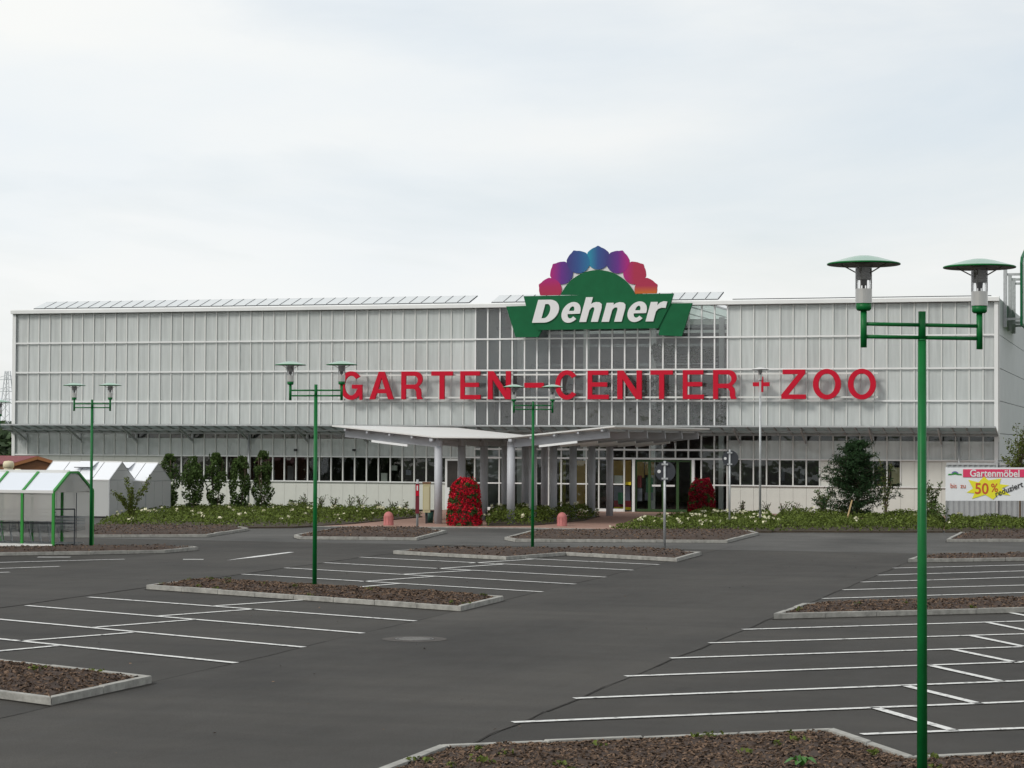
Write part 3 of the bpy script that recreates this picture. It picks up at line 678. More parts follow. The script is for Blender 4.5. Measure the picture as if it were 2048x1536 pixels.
# hall: side walls, back wall in two materials, columns, beams, roof glass
b = MB(); b.box(HX0 - 0.12, FY + 0.15, 0.06, HX0 - 0.02, FY + 16, 9.0); b.box(HX1 + 0.02, FY + 0.15, 0.06, HX1 + 0.12, FY + 16, 9.0); b.build('hall_side_wall', M_inwall, bld)
b = MB(); b.box(HX0 - 0.02, FY + 16, 6.0, HX1 + 0.02, FY + 16.1, 9.0); b.build('hall_back_wall', M_inwall, bld)
b = MB(); b.box(HX0 - 0.02, FY + 15.8, 0.06, HX1 + 0.02, FY + 16, 6.0); b.build('hall_stone_wall', M_inbrown, bld)
b = MB(); b.box(HX0, FY + 4.0, 3.3, HX1, FY + 16, 3.42); b.build('gallery_floor', M_indark, bld)
for k in range(4):
    x = HX0 + 1.0 + k * 3.1
    b = MB(); b.box(x, FY + 3.2, 0.06, x + 0.22, FY + 3.4, 8.6); b.build('hall_column', M_white if k != 1 else M_mull, bld)
for z, y in ((8.15, 3.3), (6.65, 9.0), (7.7, 11.9), (8.35, 11.8), (5.3, 6.0)):
    b = MB(); b.box(HX0, FY + y, z, HX1, FY + y + 0.12, z + 0.14); b.build('hall_beam', M_white if z in (8.35,) else M_inwall, bld)
for k in range(int((SK1 - SK0) / 1.13) + 1):
    x = SK0 + k * 1.13
    b = MB(); b.box(x - 0.03, FY + 0.12, 9.0, x + 0.03, FY + SKD, 9.07); b.build('skylight_bar', M_white, bld)
    if x + 1.13 < SK1 + 0.3:
        pane(x + 0.035, min(x + 1.09, SK1), 9.02, 9.03, 'skylight_pane', M_skyl, y=FY + 0.12, th=SKD - 0.13)
b = MB(); b.box(HX0, FY + SKD - 0.05, 8.60, HX1, FY + SKD + 0.12, 8.98); b.build('hall_beam', M_roofw, bld)
# hanging gallery things seen dim through the glass: rolled blinds and planting racks as one dim interior frame
for x, z, w, h in ((-21.8, 6.55, 2.2, 0.5), (-20.6, 6.3, 1.2, 0.55), (-24.9, 6.5, 1.6, 0.22)):
    b = MB()
    for k in range(5): b.bar((x, FY + 5.2, z + h * k / 4), (x + w, FY + 5.4, z + h * k / 4 + ru(-0.06, 0.06)), 0.05, 0.07)
    b.bar((x, FY + 5.2, z - 0.1), (x, FY + 5.2, z + h + 0.1), 0.06); b.bar((x + w, FY + 5.4, z - 0.1), (x + w, FY + 5.4, z + h + 0.1), 0.06)
    b.build('gallery_rail', M_indark if z > 6.52 else M_dgrey, bld)
# what shows dim behind the hall glass: a rock face, a dark partition, plants
b = MB(); b.prism([wp(*q, FY + 2.4) for q in ((1062, 853), (1062, 806), (1180, 803), (1290, 812), (1372, 853))], (0, 0.5, 0)); b.build('rock_face', M_inbrown, bld)
b = MB(); a = wp(957, 855, FY + 3.0); c_ = wp(1060, 748, FY + 3.0); b.box(a.x, FY + 3.0, a.z, c_.x, FY + 3.1, c_.z); b.build('partition', M_indark, bld)
for q0, q1 in (((1372, 798), (1402, 774)), ((1412, 800), (1440, 778)), ((1190, 800), (1225, 768))):
    a = wp(*q0, FY + 2.0); c_ = wp(*q1, FY + 2.0); b = MB(); b.box(a.x, FY + 2.0, a.z, c_.x, FY + 2.05, c_.z); b.build('pale_panel', M_inwall, bld)
for px, y0, y1 in ((1335, 852, 770), (1395, 854, 805), (1435, 853, 790), (1235, 800, 750), (1300, 800, 755), (1330, 720, 690), (1400, 722, 698)):
    a = wp(px, (y0 + y1) / 2, FY + 1.6); hh_ = abs(wp(px, y0, FY + 1.6).z - wp(px, y1, FY + 1.6).z) / 2; b = MB()
    leaves(b, [a + Vector((ru(-1, 1) * 0.55, ru(-0.4, 0.4), ru(-1, 1) * hh_)) for _ in range(160)], 0.22); b.build('indoor_plant', M_pine, bld)
# hall front below the awning: clear glass down to the ground, transoms at 2.71, 2.33 and 1.2
for i in range(40, 60):
    x0, x1 = edges[i], edges[i + 1]
    pane(x0 + G, x1 - G, 2.75, 3.44, 'hall_pane', M_glassd); pane(x0 + G, x1 - G, 2.37, 2.67, 'hall_pane', M_glassd)
DX0, DX1 = wp(1268, 900, FY).x, wp(1387, 900, FY).x
for i in range(40, 60):
    x0, x1 = edges[i], edges[i + 1]
    if x1 > DX0 - 0.1 and x0 < DX1 + 0.1: continue
    pane(x0 + G, x1 - G, 1.25, 2.29, 'hall_pane', M_glassd); pane(x0 + G, x1 - G, 0.16, 1.18, 'hall_pane', M_glassd)
    b = MB(); b.box(x0, FY - 0.05, 1.185, x1, FY + 0.04, 1.24); b.box(x0, FY - 0.05, 0.03, x1, FY + 0.06, 0.15); b.build('hall_rail', M_white, bld)
for i in range(40, 61):
    x = edges[i]; low = 2.33 if DX0 - 0.1 < x < DX1 + 0.1 else 0.03
    b = MB(); b.box(x - 0.028, FY - 0.058, low, x + 0.028, FY + 0.045, ZR[0] - 0.36); b.build('lower_mullion', M_mull, bld)
for z in (2.71, 2.33):
    b = MB(); b.box(HX0, FY - 0.09, z - 0.04, HX1, FY - 0.061, z + 0.04); b.build('transom', M_white, bld)
for x in (DX0, DX1):
    b = MB(); b.box(x - 0.06, FY - 0.10, 0.03, x + 0.06, FY + 0.06, 2.29); b.build('door_post', M_white, bld)
# automatic sliding doors
dr_ = empty_part('sliding_door', bld, (DX0, FY, 0)); 
for k in range(4):
    x0 = DX0 + 0.07 + (DX1 - DX0 - 0.14) * k / 4; x1 = DX0 + 0.07 + (DX1 - DX0 - 0.14) * (k + 1) / 4
    b = MB()
    for xx in (x0 + 0.03, x1 - 0.03): b.box(xx - 0.03, FY - 0.02, 0.05, xx + 0.03, FY + 0.04, 2.27)
    b.box(x0 + 0.06, FY - 0.018, 2.19, x1 - 0.06, FY + 0.038, 2.27); b.box(x0 + 0.06, FY - 0.018, 0.05, x1 - 0.06, FY + 0.038, 0.15)
    b.build('door_frame', M_dkgreen, dr_)
    pane(x0 + 0.06, x1 - 0.06, 0.15, 2.19, 'door_glass', M_glassd, parent=dr_)
    if k in (1, 2):
        b = MB(); b.box(x0 + 0.12, FY - 0.03, 1.13, x1 - 0.12, FY - 0.022, 1.21); b.build('door_sticker', M_swhite, dr_)
# staff door left of the columns: white frame, glass upper half
sx0 = wp(896, 950, FY).x; sx1 = wp(917, 950, FY).x
b = MB(); b.box(sx0 - 0.10, FY - 0.12, 0.03, sx0, FY - 0.095, 2.28); b.box(sx1, FY - 0.12, 0.03, sx1 + 0.10, FY - 0.095, 2.28); b.box(sx0, FY - 0.12, 2.18, sx1, FY - 0.095, 2.28); b.box(sx0, FY - 0.12, 0.03, sx1, FY - 0.095, 1.0)
sdoor = b.build('staff_door', M_white, bld)
b = MB(); b.box(sx0, FY - 0.11, 1.0, sx1, FY - 0.10, 2.18); b.build('door_window', M_indark, sdoor)
# interior boards and posters behind the entrance glass
def board(x0, x1, z0, z1, y, m_, name):
    b = MB(); b.box(x0, y, z0, x1, y + 0.06, z1); return b.build(name, m_, bld)
def bx(pa, pb, y, m_, name):
    a = wp(*pa, y); c_ = wp(*pb, y); return board(min(a.x, c_.x), max(a.x, c_.x), max(0.07, min(a.z, c_.z)), max(a.z, c_.z), y, m_, name)
M_fw = mat('poster_white', (0.6, 0.6, 0.55), 0.7); M_fr = mat('poster_red', (0.25, 0.03, 0.04), 0.7); M_fg = mat('poster_green', (0.07, 0.25, 0.14), 0.7); M_fy = mat('poster_yellow', (0.62, 0.50, 0.02), 0.7); M_fl = mat('poster_lilac', (0.25, 0.26, 0.32), 0.7)
bx((1150, 921), (1172, 1020), FY + 2.6, M_ochre, 'display_board'); bx((1227, 921), (1262, 968), FY + 2.5, M_ochre, 'display_board'); bx((1290, 921), (1308, 950), FY + 2.2, M_ochre, 'display_board'); bx((1272, 921), (1288, 955), FY + 2.2, M_ochre, 'display_board')
bx((1118, 921), (1131, 1020), FY + 2.7, mat('olive_board', (0.17, 0.15, 0.02), 0.7), 'display_board')
bx((1228, 951), (1245, 967), FY + 0.1, M_fw, 'poster'); bx((1250, 964), (1262, 970), FY + 0.12, M_fy, 'poster'); bx((1228, 972), (1260, 1002), FY + 0.5, M_fl, 'poster'); bx((1228, 1001), (1262, 1014), FY + 0.45, M_fr, 'poster'); bx((1228, 1014), (1262, 1020), FY + 0.42, M_fy, 'poster')
bx((1236, 985), (1246, 1008), FY + 0.38, M_fg, 'poster'); bx((1275, 951), (1283, 975), FY + 0.7, M_fr, 'poster'); bx((1292, 955), (1306, 985), FY + 0.6, M_fg, 'poster'); bx((1290, 985), (1306, 1001), FY + 0.55, M_fl, 'poster'); bx((1275, 977), (1284, 1002), FY + 0.7, M_fl, 'poster')
bx((762, 946), (774, 963), FY + 0.06, M_fw, 'notice'); bx((783, 931), (794, 941), FY + 0.6, M_fw, 'shop_display'); bx((812, 940), (822, 950), FY + 0.7, M_fl, 'shop_display'); bx((1783, 935), (1800, 968), FY + 0.06, M_beige, 'notice')
for px, w in ((540, 9), (575, 12), (655, 8), (700, 10), (1480, 7), (1515, 8), (1560, 9), (1600, 8)):
    bx((px, 930 + rnd() * 12), (px + w, 962), FY + 2 + rnd() * 2, random.choice([M_inwall, M_inbrown, M_dgrey, M_fl]), 'shop_display')
# rain pipes
for px in (497, 1918):
    x = wp(px, 950, FY - 0.3).x
    b = MB(); b.tube((x, FY - 0.3, 0), (x, FY - 0.3, 3.3), 0.05); b.build('rain_pipe', M_galv, bld, smooth=True)
# small wall lamps
for px, py in ((591, 900), (708, 900)):
    a = wp(px, py, FY - 0.12); b = MB(); b.box(a.x - 0.05, a.y - 0.1, a.z - 0.05, a.x + 0.05, a.y + 0.1, a.z + 0.05); b.build('wall_lamp', M_dark, bld)
# opened roof vents in two runs
M_vent = mat('vent_pane', (0.70, 0.73, 0.74), 0.3, trans=0.15)
def vent_run(xa, xb):
    n = round((xb - xa) / MW); src = None
    for k in range(n):
        x = xa + k * MW
        p = [Vector((x + 0.012, FY - 0.02, 9.19)), Vector((x + MW - 0.012, FY - 0.02, 9.19)), Vector((x + MW - 0.012, FY + 1.16, 9.55)), Vector((x + 0.012, FY + 1.16, 9.55))]
        if src is None:
            b = MB(); b.prism(p, (0, -0.006, 0.02)); src = b.build('roof_vent', M_vent, bld)
            b = MB(); b.bar(p[3] + Vector((0, 0.02, 0.01)), p[2] + Vector((0, 0.02, 0.01)), 0.03, 0.03); b.build('vent_top_rail', M_galv, src, at=base_of(bld))
            b = MB(); b.bar(p[1] + Vector((0.012, 0, 0.01)), p[2] + Vector((0.012, 0, 0.01)), 0.03, 0.045); b.build('vent_frame', M_dgrey, src, at=base_of(bld))
            b = MB(); b.bar(p[0] + Vector((0, -0.02, -0.01)), p[1] + Vector((0, -0.02, -0.01)), 0.03, 0.03); b.build('vent_hinge', M_dgrey, src, at=base_of(bld))
            b = MB(); b.tube((x + 0.05, FY + 0.9, 9.06), (x + 0.05, FY + 1.0, 9.49), 0.012, n=6); b.build('vent_stay', M_galv, src, at=base_of(bld))
        else:
            c_ = dup(src, bld); c_.location = src.location + Vector((k * MW, 0, 0))
vent_run(wp(68, 615, FY).x, wp(944, 605, FY).x)
vent_run(wp(983, 604, FY).x, wp(1438, 598, FY).x)
b = MB(); b.box(MX(59) + 0.2, FY + 0.05, 9.16, XR - 0.3, FY + 1.2, 9.2); b.build('closed_vents', M_dgrey, bld)

# glass awning over the ground floor windows, sloping up and outwards
AY0, AY1, AZ0, AZ1 = FY - 0.10, FY - 1.75, 3.39, 3.69
awn = empty_part('awning', bld, (XL, FY, 3.3))
i = 0; psrc = rsrc = bsrc = None
for i in range(len(edges)):
    x = edges[i]
    if rsrc is None:
        b = MB(); b.bar((x, AY0, AZ0 + 0.02), (x, AY1, AZ1 + 0.02), 0.04, 0.07); rsrc = b.build('awning_rib', M_galv, awn)
    else: inst(rsrc, 'awning_rib', awn, base_of(awn) + Vector((x - edges[0], 0, 0)))
    if i % 5 == 1:
        if bsrc is None:
            b = MB(); b.bar((x, AY0 + 0.02, 3.02), (x, AY1 + 0.1, AZ1 - 0.06), 0.06, 0.09); b.bar((x, AY0, 2.9), (x, AY0, 3.42), 0.07, 0.07); bsrc = b.build('awning_bracket', M_galv, awn); bx0 = x
        else: inst(bsrc, 'awning_bracket', awn, base_of(awn) + Vector((x - bx0, 0, 0)))
    if i < len(edges) - 1:
        x1 = edges[i + 1]; b = MB()
        b.prism([(x + 0.022, AY0, AZ0 + 0.05), (x1 - 0.022, AY0, AZ0 + 0.05), (x1 - 0.022, AY1, AZ1 + 0.05), (x + 0.022, AY1, AZ1 + 0.05)], (0, 0, 0.02)); b.build('awning_pane', M_awn, awn)
b = MB(); b.bar((XL, AY1 - 0.02, AZ1 + 0.03), (XR, AY1 - 0.02, AZ1 + 0.03), 0.05, 0.06); b.build('awning_edge', M_galv, awn)
b = MB(); b.bar((XL, AY0 - 0.03, AZ0), (XR, AY0 - 0.03, AZ0), 0.06, 0.12); b.bar((XL, (AY0 + AY1) / 2, (AZ0 + AZ1) / 2 - 0.03), (XR, (AY0 + AY1) / 2, (AZ0 + AZ1) / 2 - 0.03), 0.05, 0.06); b.build('awning_beam', M_galv, awn)

# ------------------------------------------------------------------ red roof-high lettering on rails
LY = FY - 0.42
lt = thing('lettering_sign', 'big red three dimensional letters along the glass front', 'sign', wp(680, 798, LY))
LET = [('G', 680.4, 725), ('A', 739.5, 788), ('R', 803, 847), ('T', 863, 906), ('E', 921, 961.6), ('N', 976, 1022), ('-', 1049, 1088), ('C', 1111, 1157.5), ('E', 1175.5, 1218),
       ('N', 1235, 1284), ('T', 1301, 1346), ('E', 1366, 1408), ('R', 1426.5, 1475), ('+', 1506, 1539), ('Z', 1563, 1612), ('O', 1626, 1682), ('O', 1696, 1752)]
for ch, xa, xb in LET:
    f = (xa - 680) / 1072; yb = 798.8 - f * 0.8; yt = 743.5 - f * 5.5
    if ch in 'GCO': yb += 1.0; yt -= 1.0
    if ch == '-': yt, yb = 765.5, 775.5
    if ch == '+': yt, yb = 753, 784
    a = wp(xa, yb, LY); c_ = wp(xb, yt, LY)
    if ch == '-':
        b = MB(); b.box(a.x, LY - 0.06, a.z, c_.x, LY + 0.06, c_.z)
    elif ch == '+':
        b = MB(); mx = (a.x + c_.x) / 2; mz = (a.z + c_.z) / 2
        b.box(mx - 0.085, LY - 0.06, a.z, mx + 0.085, LY + 0.06, c_.z); b.box(a.x, LY - 0.058, mz - 0.085, mx - 0.086, LY + 0.058, mz + 0.085); b.box(mx + 0.086, LY - 0.058, mz - 0.085, c_.x, LY + 0.058, mz + 0.085)
    else: b = sign_glyph(ch, a, c_, 0.12)
    b.build('letter', M_red, lt)
for py0, py1 in ((751, 745), (795.5, 794.5)):
    a = wp(676, py0, LY + 0.12); c_ = wp(1756, py1, LY + 0.12)
    b = MB(); b.box(a.x, LY + 0.09, a.z - 0.035, c_.x, LY + 0.15, a.z + 0.035); b.build('rail', M_mull, lt)
    b = MB()
    for k in range(10):
        x = a.x + (c_.x - a.x) * (k + 0.5) / 10; b.box(x - 0.03, LY + 0.15, a.z - 0.03, x + 0.03, FY - 0.06, a.z + 0.03)
    b.build('rail_bracket', M_mull, lt)

# ------------------------------------------------------------------ the shop's flower sign over the entrance
SY = FY - 0.75
sg = thing('shop_sign', 'green banner shaped shop sign with rainbow petals above the entrance', 'sign', wp(1196, 660, SY))
def sp(x, y, Y=SY): return wp(x, y, Y)
band = [(1047, 592.3), (1347, 586.8), (1341, 607), (1316, 656.5), (1075, 660), (1052, 611.5)]
b = MB(); b.prism([sp(*q) for q in band], (0, 0.14, 0)); b.build('band', M_sgreen, sg)
b = MB(); b.prism([sp(*q, SY + 0.05) for q in ((1012.3, 612.8), (1062, 611.4), (1084, 659), (1076, 674), (1031, 674.3))], (0, 0.14, 0)); b.build('ribbon_tail', M_sgreen, sg)
b = MB(); b.prism([sp(*q, SY + 0.05) for q in ((1330, 607), (1384.3, 606), (1363.3, 672.6), (1317, 670.3), (1319, 655.5), (1308, 655.5))], (0, 0.14, 0)); b.build('ribbon_tail', M_sgreen, sg)
def disc_px(cx, cy, r, y, m_, name, th=0.1, flat=None, pts=None):
    ps = pts or [(cx + r * math.cos(2 * math.pi * k / 40), cy + r * math.sin(2 * math.pi * k / 40)) for k in range(40)]
    b = MB(); b.prism([sp(px, py, y) for px, py in ps], (0, th, 0)); return b.build(name, m_, sg)
def cap_pts(cx, cy, r, ybase, n=36):
    a0 = math.asin((ybase - cy) / r); a0 = -a0      # angle above horizontal where the disc meets the band
    return [(cx + r * math.cos(t), cy - r * math.sin(t)) for t in [a0 + (math.pi - 2 * a0) * k / n for k in range(n + 1)]]
disc_px(0, 0, 0, SY + 0.015, M_sgreen, 'dome', 0.09, pts=cap_pts(1196, 620.4, 80.4, 590))
disc_px(0, 0, 0, SY + 0.10, M_swhite, 'white_fan', 0.05, pts=cap_pts(1196, 620.4, 94.5, 590))
def petal_mat(k, c1, c2, c3, vert=False):
    M = bpy.data.materials.new('petal_print_%d' % k); M.use_nodes = True; nt = M.node_tree; b = nt.nodes['Principled BSDF']; b.inputs['Roughness'].default_value = 0.5; b.inputs['Specular IOR Level'].default_value = 0.15
    tcn = nt.nodes.new('ShaderNodeTexCoord'); sx = nt.nodes.new('ShaderNodeSeparateXYZ'); nt.links.new(tcn.outputs['Generated'], sx.inputs[0])
    r_ = nt.nodes.new('ShaderNodeValToRGB'); e = r_.color_ramp.elements; e[0].position = 0.05; e[0].color = (*c1, 1); e[1].position = 0.95; e[1].color = (*c3, 1)
    q = e.new(0.5); q.color = (*c2, 1); nt.links.new(sx.outputs['Z' if vert else 'X'], r_.inputs[0]); nt.links.new(r_.outputs[0], b.inputs['Base Color']); return M
crim = (0.36, 0.035, 0.075); mag = (0.36, 0.025, 0.17); pur = (0.13, 0.035, 0.22); ind = (0.055, 0.05, 0.19); blu = (0.04, 0.085, 0.24); teal = (0.03, 0.25, 0.36); ora = (0.5, 0.13, 0.03); yel = (0.55, 0.36, 0.03)
PET = [(156.6, crim, (0.37, 0.03, 0.10), mag, True), (134.4, mag, pur, ind, False), (112.2, ind, blu, (0.03, 0.15, 0.30), False), (90, teal, blu, ind, False), (67.8, ind, pur, mag, False), (45.6, mag, crim, crim, False), (23.4, ora, crim, crim, True)]
for k, (ang, c1, c2, c3, v) in enumerate(PET):
    t = R(ang); ux, uy = math.cos(t), -math.sin(t); cx, cy = 1196 + 104.0 * ux, 620.4 + 104.0 * uy; r0 = 22.6; ps = []
    for q in range(48):
        w = 2 * math.pi * q / 48; rr = r0 + 2.6 * max(0, 1 - abs(w) / 0.25) if w < math.pi else r0 + 2.6 * max(0, 1 - abs(w - 2 * math.pi) / 0.25)
        for w0 in (1.05, -1.05):
            dw = abs((w - w0 + math.pi) % (2 * math.pi) - math.pi); rr += 1.2 * max(0, 1 - dw / 0.3)
        lx = rr * math.cos(w); ly = rr * math.sin(w)
        px, py = cx + lx * ux - ly * uy, cy + lx * uy + ly * ux
        ps.append((px, min(py, 590.5 - (px - 1100) * 0.018)))
    # drop doubled points along the band
    qs = []
    for p in ps:
        if not qs or (abs(p[0] - qs[-1][0]) + abs(p[1] - qs[-1][1])) > 0.3: qs.append(p)
    low = [p for p in qs if p[1] > 588.0]
    o = disc_px(0, 0, 0, SY + 0.05 + 0.004 * (k % 2), petal_mat(k, c1, c2, c3, v), 'petal', 0.10, pts=qs)
WRD = [('D', 1066, 1122, 599.3, 645.2), ('e', 1120, 1164.5, 604, 645.5), ('h', 1160.5, 1207.7, 594.2, 643.8), ('n', 1205, 1252.3, 604.3, 643.5), ('e', 1252, 1297, 602.8, 644), ('r', 1293, 1333.3, 602.6, 642.6)]
for ch, xa, xb, yt, yb in WRD:
    b = sign_glyph('d_' + ch, sp(xa - 1.8, yb + 0.3, SY - 0.03), sp(xb + 1.8, yt - 0.3, SY - 0.03), 0.05, 0.28); b.build('letter', M_swhite, sg)
b = MB()
for px in (1042, 1110, 1196, 1280, 1352):
    for py in (620, 650):
        a = sp(px, py); b.box(a.x - 0.05, SY + 0.2, a.z - 0.05, a.x + 0.05, FY - 0.06, a.z + 0.05)
b.build('wall_bracket', M_dgrey, sg)

# sign of the side wall at the right edge of the roof
ss = thing('side_sign', 'white shop sign with green rim on the right side wall', 'sign', (XR + 0.5, FY + 2.0, 8.2))
sxp = XR + 0.85
b = MB(); b.prism([(sxp, FY + 2.2, 8.05), (sxp, FY + 2.2, 10.7), (sxp, FY + 2.6, 10.98), (sxp, FY + 5.5, 11.6), (sxp, FY + 9, 11.6), (sxp, FY + 9, 8.05)], (-0.10, 0, 0)); b.build('rim', M_sgreen, ss)
b = MB(); b.prism([(sxp + 0.004, FY + 2.26, 8.12), (sxp + 0.004, FY + 2.26, 10.66), (sxp + 0.004, FY + 2.64, 10.90), (sxp + 0.004, FY + 5.5, 11.5), (sxp + 0.004, FY + 8.9, 11.5), (sxp + 0.004, FY + 8.9, 8.12)], (0.03, 0, 0)); b.build('face', M_swhite, ss)
for y in (2.6, 5.6, 8.2):
    b = MB(); b.box(XR + 0.031, FY + y, 8.0, XR + 0.18, FY + y + 0.2, 10.5); b.build('post', M_galv, ss)
    for za in (8.3, 10.2):
        b = MB(); b.box(XR + 0.18, FY + y + 0.05, za, sxp - 0.1, FY + y + 0.15, za + 0.1); b.build('arm', M_galv, ss)

# ------------------------------------------------------------------ entrance canopy: butterfly roof on two rows of round columns
cnp = thing('entrance_canopy', 'grey butterfly canopy on two rows of columns leading to the doors', 'canopy', (-24, 77, 0))
CB = [Vector((-22.70, 77.3, 0)) + Vector((0.19, 2.215, 0)) * k for k in range(6)]
CA = [c_ + Vector((-2.75, -0.05, 0)) for c_ in CB]
rowd = Vector((0.19, 2.215, 0)).normalized(); latd = Vector((rowd.y, -rowd.x, 0))
ccol = None
for row in (CA, CB):
    for c_ in row:
        if ccol is None:
            b = MB(); b.tube((c_.x, c_.y, 0.03), (c_.x, c_.y, 2.86), 0.145, n=20); ccol = b.build('column', M_col, cnp, smooth=True); c00 = c_.copy()
            b = MB(); b.tube((c_.x, c_.y, 2.862), (c_.x, c_.y, 3.06), 0.155, n=20); b.box(c_.x - 0.05, c_.y - 0.17, 2.95, c_.x + 0.05, c_.y + 0.17, 3.12); b.build('column_head', M_col, ccol, at=base_of(cnp))
        else:
            o = dup(ccol, cnp); o.location = c_ - c00
rf0 = CA[0] - rowd * 0.45; rb0 = CA[5] + rowd * 0.45
def roofpt(row0, s_, lat, z): p = row0 + rowd * s_ + latd * lat; return Vector((p.x, p.y, z))
Lr = (CA[5] - CA[0]).length + 0.9
A0 = CA[0] - rowd * 0.45; B0 = CB[0] - rowd * 0.45
LW = [roofpt(A0, 0, 0.05, 3.15), roofpt(A0, 0, -4.1, 3.56), roofpt(A0, Lr, -4.1, 3.56), roofpt(A0, Lr, 0.05, 3.15)]
MIDP = [roofpt(A0, 0, 0.05, 3.15), roofpt(B0, 0, -0.05, 3.15), roofpt(B0, Lr, -0.05, 3.15), roofpt(A0, Lr, 0.05, 3.15)]
RW = [roofpt(B0, 0, -0.05, 3.15), roofpt(B0, 0, 4.1, 3.56), roofpt(B0, Lr, 4.1, 3.56), roofpt(B0, Lr, -0.05, 3.15)]
for poly in (LW, MIDP, RW):
    b = MB(); b.prism(poly, (0, 0, 0.05)); b.build('roof_panel', M_roofw, cnp)
for k in range(6):
    for row0, sgn in ((CA, -1), (CB, 1)):
        c_ = row0[k]
        b = MB(); b.bar(Vector((c_.x, c_.y, 2.96)) , Vector((c_.x, c_.y, 0)) + latd * (sgn * 3.75) + Vector((0, 0, 3.33)), 0.10, 0.30); b.build('cantilever_beam', M_col, cnp)
        a = Vector((c_.x, c_.y, 0)) + latd * (sgn * 1.15) - rowd * 0.16; e = Vector((c_.x, c_.y, 0)) + latd * (sgn * 2.6) - rowd * 0.16
        b = MB(); b.bar(a + Vector((0, 0, 2.87)), e + Vector((0, 0, 3.03)), 0.09, 0.08); b.build('light_tube', M_tube, cnp)
for sgn, r0 in ((-1, A0), (1, B0)):
    for q in (0.9, 1.8, 2.7, 3.6):
        z = 3.15 + 0.41 * q / 4.15 - 0.055
        b = MB(); b.bar(roofpt(r0, 0.05, sgn * q, z), roofpt(r0, Lr - 0.05, sgn * q, z), 0.07, 0.09); b.build('purlin', M_col, cnp)
    b = MB(); b.bar(roofpt(r0, 0.02, sgn * 0.12, 3.08), roofpt(r0, Lr - 0.02, sgn * 0.12, 3.08), 0.12, 0.10); b.build('gutter_beam', M_col, cnp)

# ------------------------------------------------------------------ green street lamps
def make_lamp(paint, cap, double=True, Hh=4.1, label='', sc=1.0):
    root = thing('street_lamp', label, 'street lamp', (0, 0, 0), 'twin headed green lamps of the car park' if double else None)
    b = MB(); b.tube((0, 0, -0.1), (0, 0, (Hh - 0.25) if double else Hh), 0.045 * sc, 0.0355 * sc, 16); b.build('pole', paint, root, smooth=True)
    if double:
        b = MB(); b.tube((0, 0, Hh - 0.252), (0, 0, Hh), 0.0315, 0.0315, 16); b.tube((0, 0, Hh - 0.252), (0, 0, Hh - 0.235), 0.036, 0.033, 16); b.build('pole_top', paint, root, smooth=True)
    heads = (-0.535, 0.535) if double else (0,)
    if double:
        for z in (Hh - 0.115, Hh - 0.222):
            for sgn in (-1, 1):
                b = MB(); b.tube((sgn * 0.03, 0, z), (sgn * 0.51, 0, z), 0.016, n=10); b.build('arm', paint, root, smooth=True)
    for hx in heads:
        zb = Hh - 0.004 if double else Hh
        hd = empty_part('lamp_head', root, (hx, 0, zb))
        if double:
            b = MB(); b.tube((hx, 0, zb - 0.31), (hx, 0, zb + 0.002), 0.027, n=14); b.build('socket_tube', paint, hd, smooth=True)
        b = MB(); b.lathe([(0.0, 0.0), (0.05, 0.0), (0.064, 0.015), (0.066, 0.062), (0.0, 0.062)], (hx, 0, zb)); b.build('cup', paint, hd, smooth=True)
        b = MB(); b.lathe([(0.0, 0.063), (0.070, 0.063), (0.070, 0.185), (0.0, 0.185)], (hx, 0, zb)); b.build('steel_sleeve', M_steel, hd)
        b = MB(); b.lathe([(0.071, 0.186), (0.071, 0.375)], (hx, 0, zb)); b.build('glass_cylinder', M_lampglass, hd, smooth=True)
        b = MB(); b.tube((hx, 0, zb + 0.186), (hx, 0, zb + 0.215), 0.012, n=8); b.tube((hx, 0, zb + 0.215), (hx, 0, zb + 0.26), 0.026, 0.03, n=10); b.build('lamp_holder', M_dark, hd)
        b = MB(); b.lathe([(0.0, 0.262), (0.056, 0.262)] + [(0.058 + 0.004 * (k % 2), 0.265 + 0.011 * k) for k in range(10)] + [(0.07, 0.372), (0.0, 0.372)], (hx, 0, zb)); b.build('reflector', M_lampgrey, hd)
        b = MB()
        for k in range(4):
            t = math.pi / 4 + k * math.pi / 2; b.tube((hx + 0.07 * math.cos(t), 0.07 * math.sin(t), zb + 0.325), (hx + 0.20 * math.cos(t), 0.20 * math.sin(t), zb + 0.395), 0.006, n=6)
            b.tube((hx + 0.068 * math.cos(t), 0.068 * math.sin(t), zb + 0.186), (hx + 0.068 * math.cos(t), 0.068 * math.sin(t), zb + 0.36), 0.004, n=6)
        b.build('stay', M_lampgrey, hd)
        b = MB(); b.lathe([(0.0, 0.468), (0.06, 0.464), (0.13, 0.450), (0.20, 0.430), (0.26, 0.413), (0.300, 0.402)], (hx, 0, zb), 36); b.build('shade', cap, hd, smooth=True)
        b = MB(); b.lathe([(0.300, 0.4025), (0.309, 0.397), (0.308, 0.388), (0.30, 0.386)], (hx, 0, zb), 36); b.build('shade_rim', paint, hd, smooth=True)
        b = MB(); b.lathe([(0.302, 0.386), (0.28, 0.390), (0.15, 0.402), (0.0, 0.402)], (hx, 0, zb), 36); b.build('shade_underside', M_lampgrey, hd, smooth=True)
    return root
lamp0 = make_lamp(M_green, M_greensheen, True, 4.1, 'nearest and largest twin headed green lamp at the right')
LAMPS = [((1838, 1590), 16.35 + 14.7, None), ((629, 1184), 16.35 - 14, 'twin headed green lamp in the long bed left of the letters'), ((1065, 1102.5), 16.35 - 8, 'twin headed green lamp in front of the entrance canopy'), ((181.5, 1097), 16.35 - 14, 'twin headed green lamp beside the trolley shelter')]
